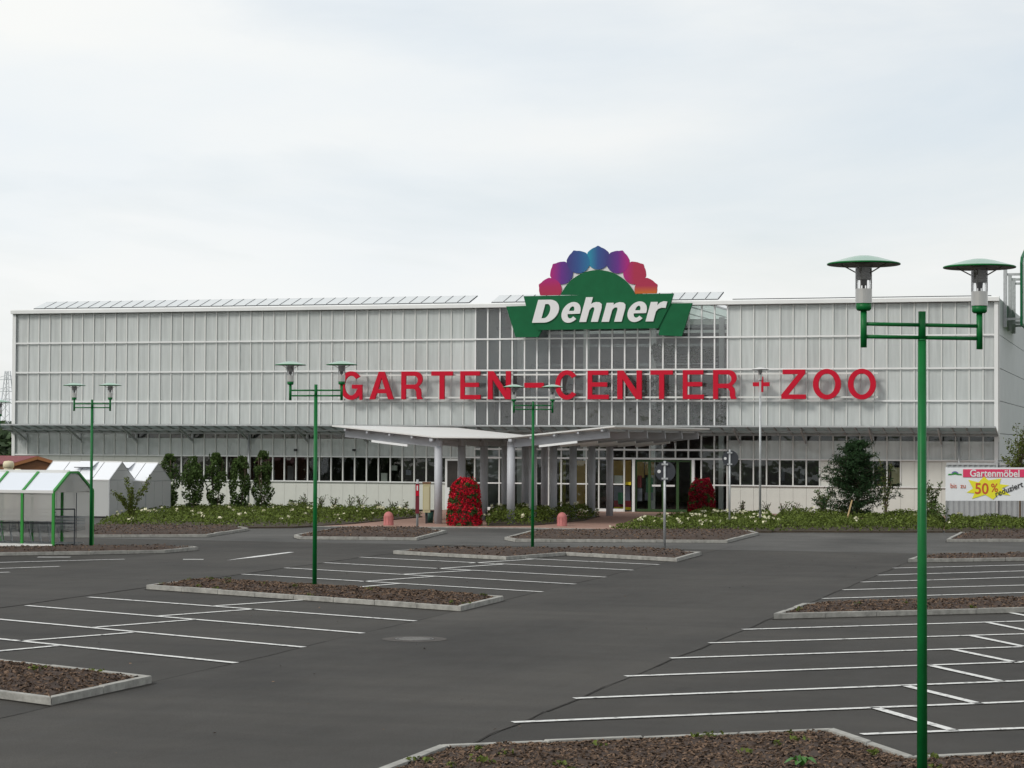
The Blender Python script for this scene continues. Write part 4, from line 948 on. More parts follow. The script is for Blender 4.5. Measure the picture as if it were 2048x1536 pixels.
for k, (pp, ang, lb) in enumerate(LAMPS):
    p = gp(*pp, 0.03); o = lamp0 if k == 0 else dup(lamp0)
    if k == 0:
        d = ray(1844, 630); t = (4.1 - CAMH) / d.z; p = Vector((d.x * t, d.y * t, 0.03))
    o.location = (p.x, p.y, 0.03); o.rotation_euler = (0, 0, R(ang))
    if lb: o['label'] = lb
o = dup(lamp0); o['label'] = 'lamp cut off by the left border, only part of one head visible'
p = zp(-3, 803, 62.0); a_ = R(16.35 - 14); o.location = (p.x - 0.5 * math.cos(a_), p.y - 0.5 * math.sin(a_), 0.03 + (p.z - 4.54)); o.rotation_euler = (0, 0, a_)
ls = make_lamp(M_galv, M_roofw, False, 5.25, 'tall single headed silver lamp standing by the flower bed'); ls['group'] = 'silver lamps'; del ls['group']
p = gp(1520, 1056); ls.location = (p.x, p.y, 0.0)
for c_ in kids(ls):
    if c_.name.startswith('lamp_head'):
        for g in kids(c_): pass

# ------------------------------------------------------------------ round road signs seen from behind
def round_sign(px, top_px, base, cen, r_, label):
    p = gp(*base); root = thing('road_sign', label, 'road sign', (p.x, p.y, 0), 'round road signs seen from behind')
    Zd = (p - Vector((0, 0, CAMH))).dot(FWD); tp = zp(px, top_px, Zd); cc = zp(*cen, Zd)
    b = MB(); b.tube((p.x, p.y, -0.1), (p.x, p.y, tp.z), 0.035, n=12); b.build('pole', M_galv, root, smooth=True)
    fx = Vector((p.x, p.y, cc.z)); n_ = 28; vs = []
    rt = Vector((math.cos(PSI), math.sin(PSI), 0)); fw = Vector((-math.sin(PSI), math.cos(PSI), 0))
    ring = [Vector((cc.x, cc.y, cc.z)) + fw * 0.06 + rt * (r_ * math.cos(2 * math.pi * k / n_)) + Vector((0, 0, r_ * math.sin(2 * math.pi * k / n_))) for k in range(n_)]
    b = MB(); b.prism(ring, fw * 0.012); b.build('plate', M_dgrey, root)
    for dz in (-0.2, 0.2):
        b = MB(); q = Vector((p.x, p.y, cc.z + dz)); b.bar(q - rt * 0.09, q + rt * 0.09, 0.09, 0.05); b.build('clamp', M_galv, root)
    st = Vector((cc.x, cc.y, cc.z)) + fw * 0.055 - rt * (r_ * 0.62); ring = [st + rt * (0.05 * math.cos(2 * math.pi * k / 12)) + Vector((0, 0, 0.05 * math.sin(2 * math.pi * k / 12))) for k in range(12)]
    b = MB(); b.prism(ring, -fw * 0.006); b.build('white_dot', M_swhite, root)  # small white round spot left of the plate centre
    return root
round_sign(1328, 922, (1329, 1101), (1331, 943), 0.285, 'round sign backside on grey pole in the zigzag bed')
round_sign(1457, 899, (1459, 1059), (1461, 917), 0.285, 'round sign backside on grey pole beside the silver lamp')

# ------------------------------------------------------------------ bollards
def bollard(px, label):
    p = gp(*px, 0.03); b = MB(); b.lathe([(0.185, 0), (0.185, 0.06), (0.175, 0.08), (0.172, 0.30)] + [(0.172 * math.cos(t), 0.30 + 0.19 * math.sin(t)) for t in [R(10 * k) for k in range(1, 10)]], (p.x, p.y, 0.03), 24)
    return b, p, label
for px, lb in (((777, 1050.5), 'pink dome topped stone bollard left of the canopy columns'), ((1124, 1052), 'pink dome topped stone bollard in front of the canopy columns')):
    b, p, lb = bollard(px, lb); root = thing('bollard', lb, 'bollard', (p.x, p.y, 0.03), 'pink stone bollards by the entrance')
    b.build('post', M_pink, root, smooth=True)
    b = MB()
    for k in range(10):
        t = 2 * math.pi * k / 10; b.tube((p.x + 0.174 * math.cos(t), p.y + 0.174 * math.sin(t), 0.10), (p.x + 0.174 * math.cos(t), p.y + 0.174 * math.sin(t), 0.34), 0.012, n=6)
    b.build('rib', M_pink, root)

# ------------------------------------------------------------------ notice post, vending box and bin by the left column
p = gp(834.5, 1064); rt = Vector((math.cos(PSI), math.sin(PSI), 0)); fw = Vector((-math.sin(PSI), math.cos(PSI), 0)); Zd = (p - Vector((0, 0, CAMH))).dot(FWD)
ns = thing('notice_post', 'narrow red panel with white strip on a grey post', 'sign post', (p.x, p.y, 0))
b = MB(); b.tube((p.x, p.y, -0.1), (p.x, p.y, 1.75), 0.04); b.build('post', M_galv, ns, smooth=True)
za, zb_ = zp(835, 1027, Zd).z, zp(835, 967, Zd).z
b = MB(); c_ = Vector((p.x, p.y, 0)) - fw * 0.08; b.bar(c_ + Vector((0, 0, za)), c_ + Vector((0, 0, zb_)), 0.13, 0.05, up=fw); b.build('panel', mat('dark_red', (0.14, 0.01, 0.02), 0.4), ns)
b = MB(); c2 = c_ - fw * 0.035; zm = zp(835, 992, Zd).z; b.bar(c2 + Vector((0, 0, zm)), c2 + Vector((0, 0, zb_ - 0.05)), 0.10, 0.02, up=fw); b.build('red_face', M_red, ns)
b = MB(); c2 = c_ - fw * 0.05; b.bar(c2 + Vector((0, 0, zp(835, 981, Zd).z)), c2 + Vector((0, 0, zp(835, 971, Zd).z)), 0.045, 0.012, up=fw); b.build('white_strip', M_swhite, ns)
p = gp(853, 1047, 0.03); Zd = (p - Vector((0, 0, CAMH))).dot(FWD); za, zb_ = zp(853, 1025, Zd).z, zp(853, 967, Zd).z
vb = thing('display_box', 'beige upright display box on a dark leg near the first column', 'display box', (p.x, p.y, 0.03))
c_ = Vector((p.x, p.y, 0)); b = MB(); b.bar(c_ + Vector((0, 0, za)), c_ + Vector((0, 0, zb_)), 0.27, 0.3, up=fw); b.build('cabinet', M_beige, vb)
b = MB(); b.bar(c_ + Vector((0, 0, zb_)), c_ + Vector((0, 0, zb_ + 0.05)), 0.31, 0.34, up=fw); b.build('lid', M_wood, vb)
b = MB(); b.bar(c_ + Vector((0, 0, 0.0)), c_ + Vector((0, 0, za)), 0.08, 0.08, up=fw); b.build('leg', M_dark, vb)
b = MB(); b.bar(c_ - fw * 0.155 + Vector((0, 0, za + 0.1)), c_ - fw * 0.155 + Vector((0, 0, zb_ - 0.12)), 0.19, 0.02, up=fw); b.build('front_panel', mat('pale_beige', (0.5, 0.47, 0.30), 0.6), vb)
p = gp(860, 1047, 0.03) + fw * 0.6
bn = thing('waste_bin', 'dark green round bin half behind the first column', 'bin', (p.x - 0.05, p.y, 0.03)); c_ = bn.location
b = MB(); b.lathe([(0.0, 0), (0.13, 0), (0.17, 0.42), (0.15, 0.42), (0.12, 0.05)], (c_.x, c_.y, 0.03)); b.build('body', M_bin, bn, smooth=True)
b = MB(); b.lathe([(0.17, 0.421), (0.18, 0.43), (0.18, 0.46), (0.15, 0.46), (0.15, 0.43)], (c_.x, c_.y, 0.03)); b.build('rim', M_dark, bn)

# ------------------------------------------------------------------ sale banner at the right
BY = gp(1893, 1055).y
bn = thing('sale_banner', 'white sale banner on grey posts with pink strip and yellow star', 'banner', wp(1893, 1055, BY))
def bp_(x, y, dy=0.0): return wp(x, y, BY + dy)
for px in (1893, 2110):
    a = bp_(px, 1056, 0.05); t_ = bp_(px, 934, 0.05); b = MB(); b.tube((a.x, a.y, -0.05), (a.x, a.y, t_.z), 0.035); b.build('post', M_galv, bn, smooth=True)
nx, nz = 24, 6; vs = []
for k in range(nz + 1):
    for j in range(nx + 1):
        q = bp_(1891 + 220 * j / nx, (1001.5 if k == 0 else 1001.5 - 66.5 * k / nz)); vs.append((q.x, BY + 0.008 * noise.noise(Vector((j * 0.5, k * 0.8, 1))), q.z))
b = MB(); fs = [(k * (nx + 1) + j, k * (nx + 1) + j + 1, (k + 1) * (nx + 1) + j + 1, (k + 1) * (nx + 1) + j) for k in range(nz) for j in range(nx)]
b.add(vs, fs); b.add([(v[0], v[1] + 0.012, v[2]) for v in vs], [tuple(reversed(f)) for f in fs]); b.build('cloth', M_ban, bn, smooth=True)
def flat(ps, m_, name, dy, th=0.003):
    b = MB(); b.prism([bp_(*q, dy) for q in ps], (0, th, 0)); return b.build(name, m_, bn)
flat([(1926, 938.5), (2100, 938.5), (2100, 954.5), (1926, 954.5)], M_pinkb, 'pink_strip', -0.016)
star = [(1968, 953), (1977, 960.5), (2002, 957), (1999, 968), (2018, 970.5), (2003, 977), (2021, 991), (1998, 988), (1986, 999), (1970, 989.5), (1944, 997.5), (1949, 986.5), (1933, 985), (1946, 977), (1936.5, 959.5), (1957, 964.5)]
flat(star, M_yell, 'star', -0.017)
def word(txt, x0, y0, x1, y1, m_, dy, name='print', rot=0.0, **kw):
    a = bp_(x0, y1, dy); c_ = bp_(x1, y0, dy); b = fit_text(txt, a, c_, depth=0.003, **kw)
    if rot:
        M_ = Matrix.Rotation(rot, 4, 'Y'); pv_ = Vector((a.x, a.y, a.z)); b.v = [M_ @ (v - pv_) + pv_ for v in b.v]
    b.build(name, m_, bn)
word('Gartenmöbel', 1940, 939.5, 2039, 953.5, M_swhite, -0.023, offset=0.02)
word('50', 1950, 966, 1977, 988, M_oran, -0.023, offset=0.015); word('%', 1982, 967, 1996, 984, M_oran, -0.023)
word('bis  zu', 1901, 967, 1931, 976, M_oran, -0.020, offset=0.0)
word('reduziert', 1992, 983, 2052, 994, M_black, -0.024, rot=-0.38, shear=0.2)
flat([(1896, 950.5), (1897, 947.5), (1923, 947.5), (1924, 950.5), (1918, 950), (1910, 948.8), (1902, 950)], M_lgreen, 'logo_ribbon', -0.016)
flat([(1910 + 7 * math.cos(R(a)), 947.4 - 5 * math.sin(R(a))) for a in range(0, 181, 20)], mat('logo_blue', (0.15, 0.12, 0.35), 0.6), 'logo_arc', -0.016)
flat([(1910 + 4.6 * math.cos(R(a)), 947.4 - 3 * math.sin(R(a))) for a in range(0, 181, 20)], M_lgreen, 'logo_dome', -0.020)

# corrugated grey fence behind the banner
CY = 88.5
fc = thing('sheet_fence', 'grey corrugated sheet fence standing behind the sale banner', 'fence', (wp(1893, 1040, CY).x, CY, 0))
xa = wp(1893, 1000, CY).x; k = 0; x = xa; src = None
while x < xa + 6.5:
    if src is None:
        b = MB(); vs = []
        for j in range(9):
            yy = CY + (0.03 if (j // 2) % 2 else 0.0); vs += [(x + j * 0.05, yy, 0.02), (x + j * 0.05, yy, 2.28)]
        n0 = len(vs); vs2 = [(v[0], v[1] + 0.012, v[2]) for v in vs]
        fs = [(2 * j, 2 * j + 2, 2 * j + 3, 2 * j + 1) for j in range(8)]
        b.add(vs, fs); b.add(vs2, [tuple(reversed(f)) for f in fs]); src = b.build('fence_sheet', M_contain, fc)
    else: inst(src, 'fence_sheet', fc, base_of(fc) + Vector((x - xa, 0, 0)))
    x += 0.405
for x in (xa + 1.9, xa + 3.7, xa + 5.5):
    b = MB(); b.box(x, CY - 0.1, 0, x + 0.08, CY - 0.02, 2.45); b.build('fence_post', M_galv, fc)
b = MB(); b.box(xa, CY - 0.015, 2.2, xa + 6.5, CY - 0.002, 2.3); b.build('fence_rail', M_galv, fc)

# ------------------------------------------------------------------ trolley shelter with nested trolleys
pe = gp(106, 1101.5); ax = Vector((math.cos(PSI - R(17)), math.sin(PSI - R(17)), 0)); pf = Vector((-ax.y, ax.x, 0))
sh = thing('trolley_shelter', 'green framed translucent shelter for shopping trolleys', 'shelter', (pe.x, pe.y, 0))
PROF = [(0, 0.02), (0, 1.60), (0.88, 2.12), (1.36, 2.12), (2.25, 1.60), (2.25, 0.02)]
def shp(s_, d, z): return pe + ax * s_ + pf * d + Vector((0, 0, z))
for k in range(5):
    s_ = -0.95 * k; b = MB()
    for (d0, z0), (d1, z1) in zip(PROF, PROF[1:]): b.bar(shp(s_, d0, z0), shp(s_, d1, z1), 0.06, 0.07, up=ax)
    b.build('frame', M_lgreen, sh)
    if k < 4:
        for q, (m_, nm) in enumerate(((M_poly, 'side_panel'), (M_polyroof, 'roof_panel'), (M_polyroof, 'roof_panel'), (M_polyroof, 'roof_panel'), (M_poly, 'side_panel'))):
            (d0, z0), (d1, z1) = PROF[q], PROF[q + 1]
            if q == 0: z0 = 0.80
            if q == 4: z1 = 0.28
            s0, s1 = s_ - 0.035, s_ - 0.915; b = MB(); nrm = (shp(0, d1, z1) - shp(0, d0, z0)).cross(ax).normalized() * 0.012
            b.prism([shp(s0, d0, z0), shp(s1, d0, z0), shp(s1, d1, z1), shp(s0, d1, z1)], nrm); b.build(nm, m_, sh)
for d, z in ((-0.01, 1.6), (0.88, 2.14), (2.26, 1.6)):
    b = MB(); b.bar(shp(0, d, z), shp(-3.8, d, z), 0.05, 0.08); b.build('eaves_rail', M_roofw, sh)
b = MB(); b.prism([shp(0.0, 0.1, 1.58), shp(0.0, 0.88, 2.07), shp(0.0, 1.36, 2.07), shp(0.0, 2.15, 1.58)], ax * 0.01); b.build('gable_panel', M_poly, sh)
b = MB(); b.bar(shp(0, -0.04, 0.10), shp(-3.8, -0.04, 0.10), 0.05, 0.16); b.build('base_board', M_roofw, sh)
b = MB(); b.path([shp(-2.0, 0.55, 0.3), shp(-2.0, 0.55, 1.08), shp(0.35, 0.55, 1.12), shp(0.35, 0.55, 0.1)], 0.018); b.path([shp(-2.0, 0.55, 0.72), shp(0.35, 0.55, 0.74)], 0.012); b.path([shp(0.0, 1.3, 1.55), shp(0.0, 1.3, 0.3)], 0.012); b.build('guard_rail', M_dgrey, sh)
def make_trolley():
    t = thing('shopping_trolley', 'wire shopping trolley at the open end of the nested row', 'trolley', (0, 0, 0), 'shopping trolleys nested under the shelter')
    b = MB()                                                  # basket: length along x, open top, mesh of wires
    def bk(u, v, w):                                          # u along, v across (-1..1), w height
        return Vector((0.05 + 0.8 * u, v * (0.24 - 0.05 * u), 0.42 + 0.10 * u + (0.46 - 0.12 * u) * w))
    for v in (-1, 1):
        for k in range(8): b.tube(bk(k / 7, v, 0), bk(k / 7, v, 1), 0.005, n=4)
        for k in range(5): b.tube(bk(0, v, k / 4), bk(1, v, k / 4), 0.005 if k < 4 else 0.009, n=4)
    for k in range(6): b.tube(bk(1, -1 + 0.4 * k, 0), bk(1, -1 + 0.4 * k, 1), 0.005, n=4); b.tube(bk(0, -1 + 0.4 * k, 0), bk(1, -1 + 0.4 * k, 0), 0.005, n=4)
    for k in range(5): b.tube(bk(1, -1, k / 4), bk(1, 1, k / 4), 0.006, n=4)
    b.build('basket', M_wire, t)
    b = MB()
    for v in (-0.23, 0.23): b.path([(-0.10, v, 0.98), (0.0, v, 0.45), (0.06, v, 0.12), (0.82, v * 0.75, 0.16)], 0.012, 6)
    b.build('chassis', M_wire, t)
    b = MB(); b.tube((-0.10, -0.25, 0.98), (-0.10, 0.25, 0.98), 0.018, n=8); b.build('handle', M_dark, t)
    for x, v in ((0.08, 0.21), (0.08, -0.21), (0.78, 0.16), (0.78, -0.16)):
        b = MB(); b.tube((x, v - 0.016, 0.06), (x, v + 0.016, 0.06), 0.055, n=14); b.build('wheel', M_dark, t)
    return t
ORD = ['first', 'second', 'third', 'fourth', 'fifth', 'sixth', 'seventh', 'eighth', 'ninth']
tr0 = make_trolley()
for k in range(9):
    o = tr0 if k == 0 else dup(tr0); q = shp(-0.55 - 0.30 * k, 1.05, 0.02); o.location = q; o.rotation_euler = (0, 0, PSI - R(17))
    if k: o['label'] = ORD[k] + ' wire shopping trolley in the nested row, counted from the open gable end'

# ------------------------------------------------------------------ display greenhouses
def greenhouse(px, label, length=2.9, ang=16, wid=2.2, eave=1.47, rid=2.15):
    p = gp(*px); ax = Vector((math.cos(PSI - R(ang)), math.sin(PSI - R(ang)), 0)); pf = Vector((-ax.y, ax.x, 0))
    g = thing('greenhouse', label, 'greenhouse', (p.x, p.y, 0), 'small display greenhouses')
    def q(s_, d, z): return p + ax * s_ + pf * d + Vector((0, 0, z))
    h2 = wid / 2
    for d in (0, wid):
        n = 4
        for k in range(n):
            s0, s1 = -length * k / n - 0.02, -length * (k + 1) / n + 0.02; b = MB(); b.prism([q(s0, d, 0.06), q(s1, d, 0.06), q(s1, d, eave - 0.03), q(s0, d, eave - 0.03)], pf * 0.012); b.build('wall_pane', M_ghglass, g)
    for sd in (0, 1):
        for k in range(4):
            s0, s1 = -length * k / 4 - 0.015, -length * (k + 1) / 4 + 0.015; d0 = 0 if sd == 0 else wid
            b = MB(); b.prism([q(s0, d0, eave), q(s1, d0, eave), q(s1, h2, rid), q(s0, h2, rid)], (0, 0, 0.015)); b.build('roof_pane', M_ghroof, g)
    b = MB(); b.prism([q(-1.0, h2 - 0.05, rid + 0.02), q(-1.75, h2 - 0.05, rid + 0.02), q(-1.75, h2 - 0.62, rid - 0.20), q(-1.0, h2 - 0.62, rid - 0.20)], (0, 0, 0.015)); b.build('roof_window', M_ghroof, g)
    b = MB(); b.bar(q(-1.0, h2 - 0.63, rid - 0.20), q(-1.75, h2 - 0.63, rid - 0.20), 0.03); b.build('roof_window_frame', M_dgrey, g)
    for s_ in (0, -length):
        for k in range(3):
            d0, d1 = wid * k / 3 + 0.015, wid * (k + 1) / 3 - 0.015; b = MB(); b.prism([q(s_, d0, 0.06), q(s_, d1, 0.06), q(s_, d1, eave - 0.02), q(s_, d0, eave - 0.02)], ax * 0.012); b.build('gable_pane', M_ghglass, g)
        b = MB(); b.prism([q(s_, 0.05, eave + 0.01), q(s_, wid - 0.05, eave + 0.01), q(s_, h2, rid - 0.03)], ax * 0.012); b.build('gable_pane', M_ghglass, g)
        b = MB(); b.bar(q(s_, 0, eave), q(s_, h2, rid), 0.035); b.bar(q(s_, wid, eave), q(s_, h2, rid), 0.035); b.bar(q(s_, 0, eave), q(s_, wid, eave), 0.03); b.bar(q(s_, wid * 0.27, eave + 0.36), q(s_, wid * 0.73, eave + 0.36), 0.025)
        for d in (0, wid): b.bar(q(s_, d, 0), q(s_, d, eave), 0.04)
        b.build('gable_frame', M_galv, g)
    b = MB(); b.bar(q(0, h2, rid + 0.02), q(-length, h2, rid + 0.02), 0.05); b.bar(q(0, 0, eave), q(-length, 0, eave), 0.04); b.bar(q(0, wid, eave), q(-length, wid, eave), 0.04); b.build('ridge_frame', M_roofw, g)
    return g
greenhouse((218, 1036), 'white display greenhouse behind the leftmost green lamp', 3.0)
greenhouse((291, 1033), 'white display greenhouse beside the column shrubs', 2.2, 16, 2.3, 1.40, 2.10)

# wooden hut with red roof, cream barrel before it
p = gp(118, 1031); axh = Vector((math.cos(PSI - R(58)), math.sin(PSI - R(58)), 0)); pfh = Vector((math.cos(PSI + R(8)), math.sin(PSI + R(8)), 0)); pfb = Vector((math.cos(PSI + R(150)), math.sin(PSI + R(150)), 0))
hut = thing('wooden_hut', 'brown wooden hut with dark red shingle roof at the left', 'hut', (p.x, p.y, 0))
def hq(s_, d, z): return p - pfh * s_ + pfb * d + Vector((0, 0, z))
b = MB(); b.prism([hq(0.12, 0.1, 0), hq(1.78, 0.1, 0), hq(1.78, 0.1, 2.02), hq(0.95, 0.1, 2.27), hq(0.12, 0.1, 2.02)], pfb * 3.0); b.build('wall', M_wood, hut)
for a_, c_, nm in ((-0.06, 0.95, 'roof_slope'), (1.96, 0.95, 'roof_slope')):
    b = MB(); b.prism([hq(a_, -0.1, 2.03), hq(c_, -0.1, 2.33), hq(c_, 3.4, 2.33), hq(a_, 3.4, 2.03)], (0, 0, 0.05)); b.build(nm, M_roofred, hut)
b = MB(); b.bar(hq(-0.06, -0.12, 2.0), hq(0.95, -0.12, 2.30), 0.04, 0.12); b.bar(hq(1.96, -0.12, 2.0), hq(0.95, -0.12, 2.30), 0.04, 0.12); b.build('barge_board', mat('light_brown_wood', (0.27, 0.11, 0.035), 0.6), hut)
p = zp(17, 930, 76.0); br = thing('rain_barrel', 'cream coloured barrel with domed lid in front of the hut', 'barrel', (p.x, p.y, 0))
b = MB(); b.lathe([(0, 0), (0.15, 0), (0.17, 0.5), (0.165, 2.0), (0.15, 2.05)], (p.x, p.y, 0), 20); b.build('body', M_cream, br, smooth=True)
b = MB(); b.lathe([(0.16, 2.05), (0.19, 2.07), (0.19, 2.20), (0.15, 2.28), (0.0, 2.30)], (p.x, p.y, 0), 20); b.build('lid', M_cream, br, smooth=True)
b = MB(); q = p + rt * 0.32; b.lathe([(0, 1.92), (0.14, 1.92), (0.15, 1.97), (0.08, 2.02), (0, 2.02)], (q.x, q.y, 0), 16); b.tube((q.x, q.y, 0), (q.x, q.y, 1.93), 0.03); b.build('side_outlet', M_cream, br)

# ================================================================== PLANTS
def shrub_column(px, top, w, label, baseY=1027):
    p = gp(px, baseY); Zd = (p - Vector((0, 0, CAMH))).dot(FWD); zt_ = zp(px, top, Zd).z; wm = w / FPX * Zd / 2 * 1.02
    t = thing('columnar_tree', label, 'tree', (p.x, p.y, 0), 'slender young trees in a row before the windows')
    b = MB(); sp0 = random.randint(0, 1000)
    for k in range(4):
        a = ru(0, 6.28); b.path([(p.x, p.y, 0), (p.x + 0.08 * math.cos(a), p.y + 0.08 * math.sin(a), 0.5), (p.x + wm * 0.5 * math.cos(a), p.y + wm * 0.5 * math.sin(a), zt_ * 0.62), (p.x + wm * 0.55 * math.cos(a), p.y + wm * 0.55 * math.sin(a), zt_ * 0.9)], 0.018, 5)
    b.build('trunk', M_bark, t)
    pts = []
    while len(pts) < 2700:
        u = rnd() ** 0.9; z = 0.3 + (zt_ - 0.3) * u
        rr = wm * (0.55 + 0.55 * math.sin(min(1, u * 1.15 + 0.1) * math.pi * 0.8)) * (1.0 if u < 0.8 else 1 - (u - 0.8) * 3.2) * (0.85 + 0.35 * noise.noise(Vector((sp0 * 1.0, z * 1.6, 3))))
        a = ru(0, 6.28); q = max(0.0, rr) * math.sqrt(rnd()); pp = Vector((p.x + q * math.cos(a), p.y + q * math.sin(a), z))
        if noise.noise(pp * 2.6 + Vector((sp0, 0, 0))) < -0.10: continue
        pts.append(pp)
    for k in range(4):                                        # single shoots sticking out at the top
        a = ru(0, 6.28); q = wm * ru(0, 0.6)
        for j in range(8): pts.append(Vector((p.x + q * math.cos(a), p.y + q * math.sin(a), zt_ * 0.93 + j * 0.022)))
    b = MB(); leaves(b, pts, 0.105); b.build('crown', M_leaf, t)
for px, top, w, lb in ((338, 908, 46, 'slender young tree with open forked crown, next to the greenhouse'), (385, 913, 48, 'dense slender young tree second from the greenhouse'), (431, 906, 46, 'slender young tree in the middle of the row of five'),
                       (479, 912, 48, 'slender young tree by the grey rain pipe'), (525, 902, 44, 'slender young tree with bare stem at the right end of the row')):
    shrub_column(px, top, w, lb)

def bush(px, base, top, w, label, m_, n=900, size=0.08, arch=0.0, name='shrub', grp=None, thr=-0.1, cat='shrub', Z=None):
    p = gp(px, base); Zd = (p - Vector((0, 0, CAMH))).dot(FWD); zt_ = zp(px, top, Zd).z; wm = w / FPX * Zd / 2
    t = thing(name, label, cat, (p.x, p.y, 0), grp); so_ = ru(0, 500)
    br_ = []; b = MB(); pts = []
    for k in range(9 if arch else 5):
        a = ru(0, 6.28); rr = wm * ru(0.35, 1.0); z = zt_ * ru(0.55, 1.0); br_ = [Vector((p.x, p.y, 0.02)), Vector((p.x + rr * 0.35 * math.cos(a), p.y + rr * 0.35 * math.sin(a), z * 0.6)), Vector((p.x + rr * math.cos(a), p.y + rr * math.sin(a), z))]
        b.path(br_, 0.010, 4)
        if arch:
            for j in range(int(n / 9)):
                u = rnd() ** 0.8; q = br_[0].lerp(br_[1], u * 2) if u < 0.5 else br_[1].lerp(br_[2], u * 2 - 1)
                pts.append(q + Vector((ru(-1, 1), ru(-1, 1), ru(-1, 1))) * 0.09)
    b.build('stems', M_bark, t)
    if not arch:
        while len(pts) < n:
            v = Vector((ru(-1, 1), ru(-1, 1), ru(0, 1)))
            if v.x ** 2 + v.y ** 2 + (v.z * 1.0 - 0.35) ** 2 * 1.4 > 1: continue
            pp = Vector((p.x + v.x * wm, p.y + v.y * wm, 0.05 + v.z * (zt_ - 0.05)))
            if noise.noise(pp * (2.2 / max(0.4, wm)) * 0.8 + Vector((so_, 0, 0))) < thr: continue
            pts.append(pp)
    b = MB(); leaves(b, pts, size); b.build('crown', m_, t); return t
bush(263, 1046, 952, 82, 'loose yellow green shrub with arching branches by the greenhouse', M_leafy, 1300, 0.085, arch=1)
bush(590, 1024, 1000, 34, 'small round green shrub right of the slender trees', M_leaf2, 350, 0.08)
bush(1645, 1040, 978, 56, 'open dark leaved shrub left of the pine', M_leaf, 500, 0.09, arch=1)
bush(1772, 1040, 915, 40, 'thin yellowish shrub right of the pine', M_leafy, 500, 0.08, arch=1)
bush(1868, 1050, 945, 60, 'sparse shrub between the nearest lamp and the banner', M_leaf2, 800, 0.085, arch=1)
bush(1868, 1054, 1006, 64, 'low dense shrub at the foot of the banner post', M_leaf2, 900, 0.08, thr=-0.3)
for kk, (px, py, s_) in enumerate(((610, 1020, 22), (642, 1022, 20), (668, 1022, 18), (700, 1024, 22), (722, 1025, 24), (755, 1026, 16), (786, 1027, 18), (811, 1028, 14))):
    bush(px, py, py - s_ - 12, s_ + 4, 'small wispy plant against the cream base panels, ' + ['first', 'second', 'third', 'fourth', 'fifth', 'sixth', 'seventh', 'eighth'][kk] + ' from the slender trees', M_leaf2, 90, 0.08, arch=1, name='bed_plant', grp='wispy plants along the base panels', cat='plant')
for kk, (px, py, s_) in enumerate(((1487, 1033, 22), (1534, 1034, 20), (1566, 1036, 18), (1590, 1036, 20))):
    bush(px, py, py - s_ - 12, s_ + 6, 'small wispy plant in the rose bed, ' + ['first', 'second', 'third', 'fourth'][kk] + ' right of the darker flower tower', M_leaf2, 90, 0.08, arch=1, name='bed_plant', grp='wispy plants below the right windows', cat='plant')

# pine with a leaning stake
p = gp(1713, 1049); Zd = (p - Vector((0, 0, CAMH))).dot(FWD); zt_ = zp(1713, 876, Zd).z
pine = thing('pine_tree', 'dark bushy pine tree standing in front of the right windows', 'tree', (p.x, p.y, 0))
b = MB(); b.tube((p.x, p.y, -0.05), (p.x + 0.05, p.y, 1.6), 0.06, 0.04, 8); b.tube((p.x + 0.05, p.y, 1.6), (p.x, p.y, zt_ - 0.1), 0.04, 0.012, 8)
bt = MB(); pts = []; dens = []
for k in range(260):
    u = rnd() ** 0.9; z = 0.35 + (zt_ - 0.55) * u; rm = 1.72 * (1 - u) ** 0.62 * (0.75 if u < 0.12 else 1.0) + 0.22
    a = ru(0, 6.28); rr = rm * ru(0.3, 1.0) * (1.0 + 0.28 * noise.noise(Vector((math.cos(a) * 1.6, math.sin(a) * 1.6, z * 1.4)))); e = Vector((p.x + rr * math.cos(a), p.y + rr * math.sin(a), z + rr * 0.22))
    b.tube((p.x, p.y, z - 0.05), e, 0.012, 0.006, 4)
    for j in range(4):
        c_ = Vector((p.x, p.y, z)).lerp(e, 0.35 + 0.65 * j / 3)
        for q in range(13):
            v = Vector((ru(-1, 1), ru(-1, 1), ru(-0.6, 1))).normalized(); pts.append(c_ + v * ru(0.02, 0.17))
b.build('trunk', M_bark, pine)
b = MB(); leaves(b, pts, 0.15, aspect=0.22); b.build('crown', M_pine, pine)
a = gp(1690, 1054); c_ = zp(1704, 1001, Zd - 1.35); b = MB(); b.tube(a, c_, 0.032, n=8)
stake = thing('tree_stake', 'light wooden stake leaning against the pine', 'stake', a); b.build('pole', M_stake, stake)

# tree at the right border
p = zp(2040, 1000, 86.0); tr = thing('young_tree', 'young olive green tree behind the sale banner at the edge', 'tree', (p.x, p.y, 0))
b = MB(); b.tube((p.x, p.y, -0.05), (p.x, p.y, 2.2), 0.045, 0.03, 8); pts = []
for k in range(26):
    a = ru(0, 6.28); rr = ru(0.2, 0.75); z0 = ru(1.5, 2.4); e = Vector((p.x + rr * math.cos(a), p.y + rr * math.sin(a), z0 + ru(0.4, 1.8)))
    b.tube((p.x, p.y, z0), e, 0.014, 0.006, 5)
    for j in range(60): u = ru(0.25, 1.0); pts.append(Vector((p.x, p.y, z0)).lerp(e, u) + Vector((ru(-1, 1), ru(-1, 1), ru(-1, 1))) * 0.13)
b.build('trunk', M_bark, tr); b = MB(); leaves(b, pts, 0.10); b.build('crown', M_leafy, tr)

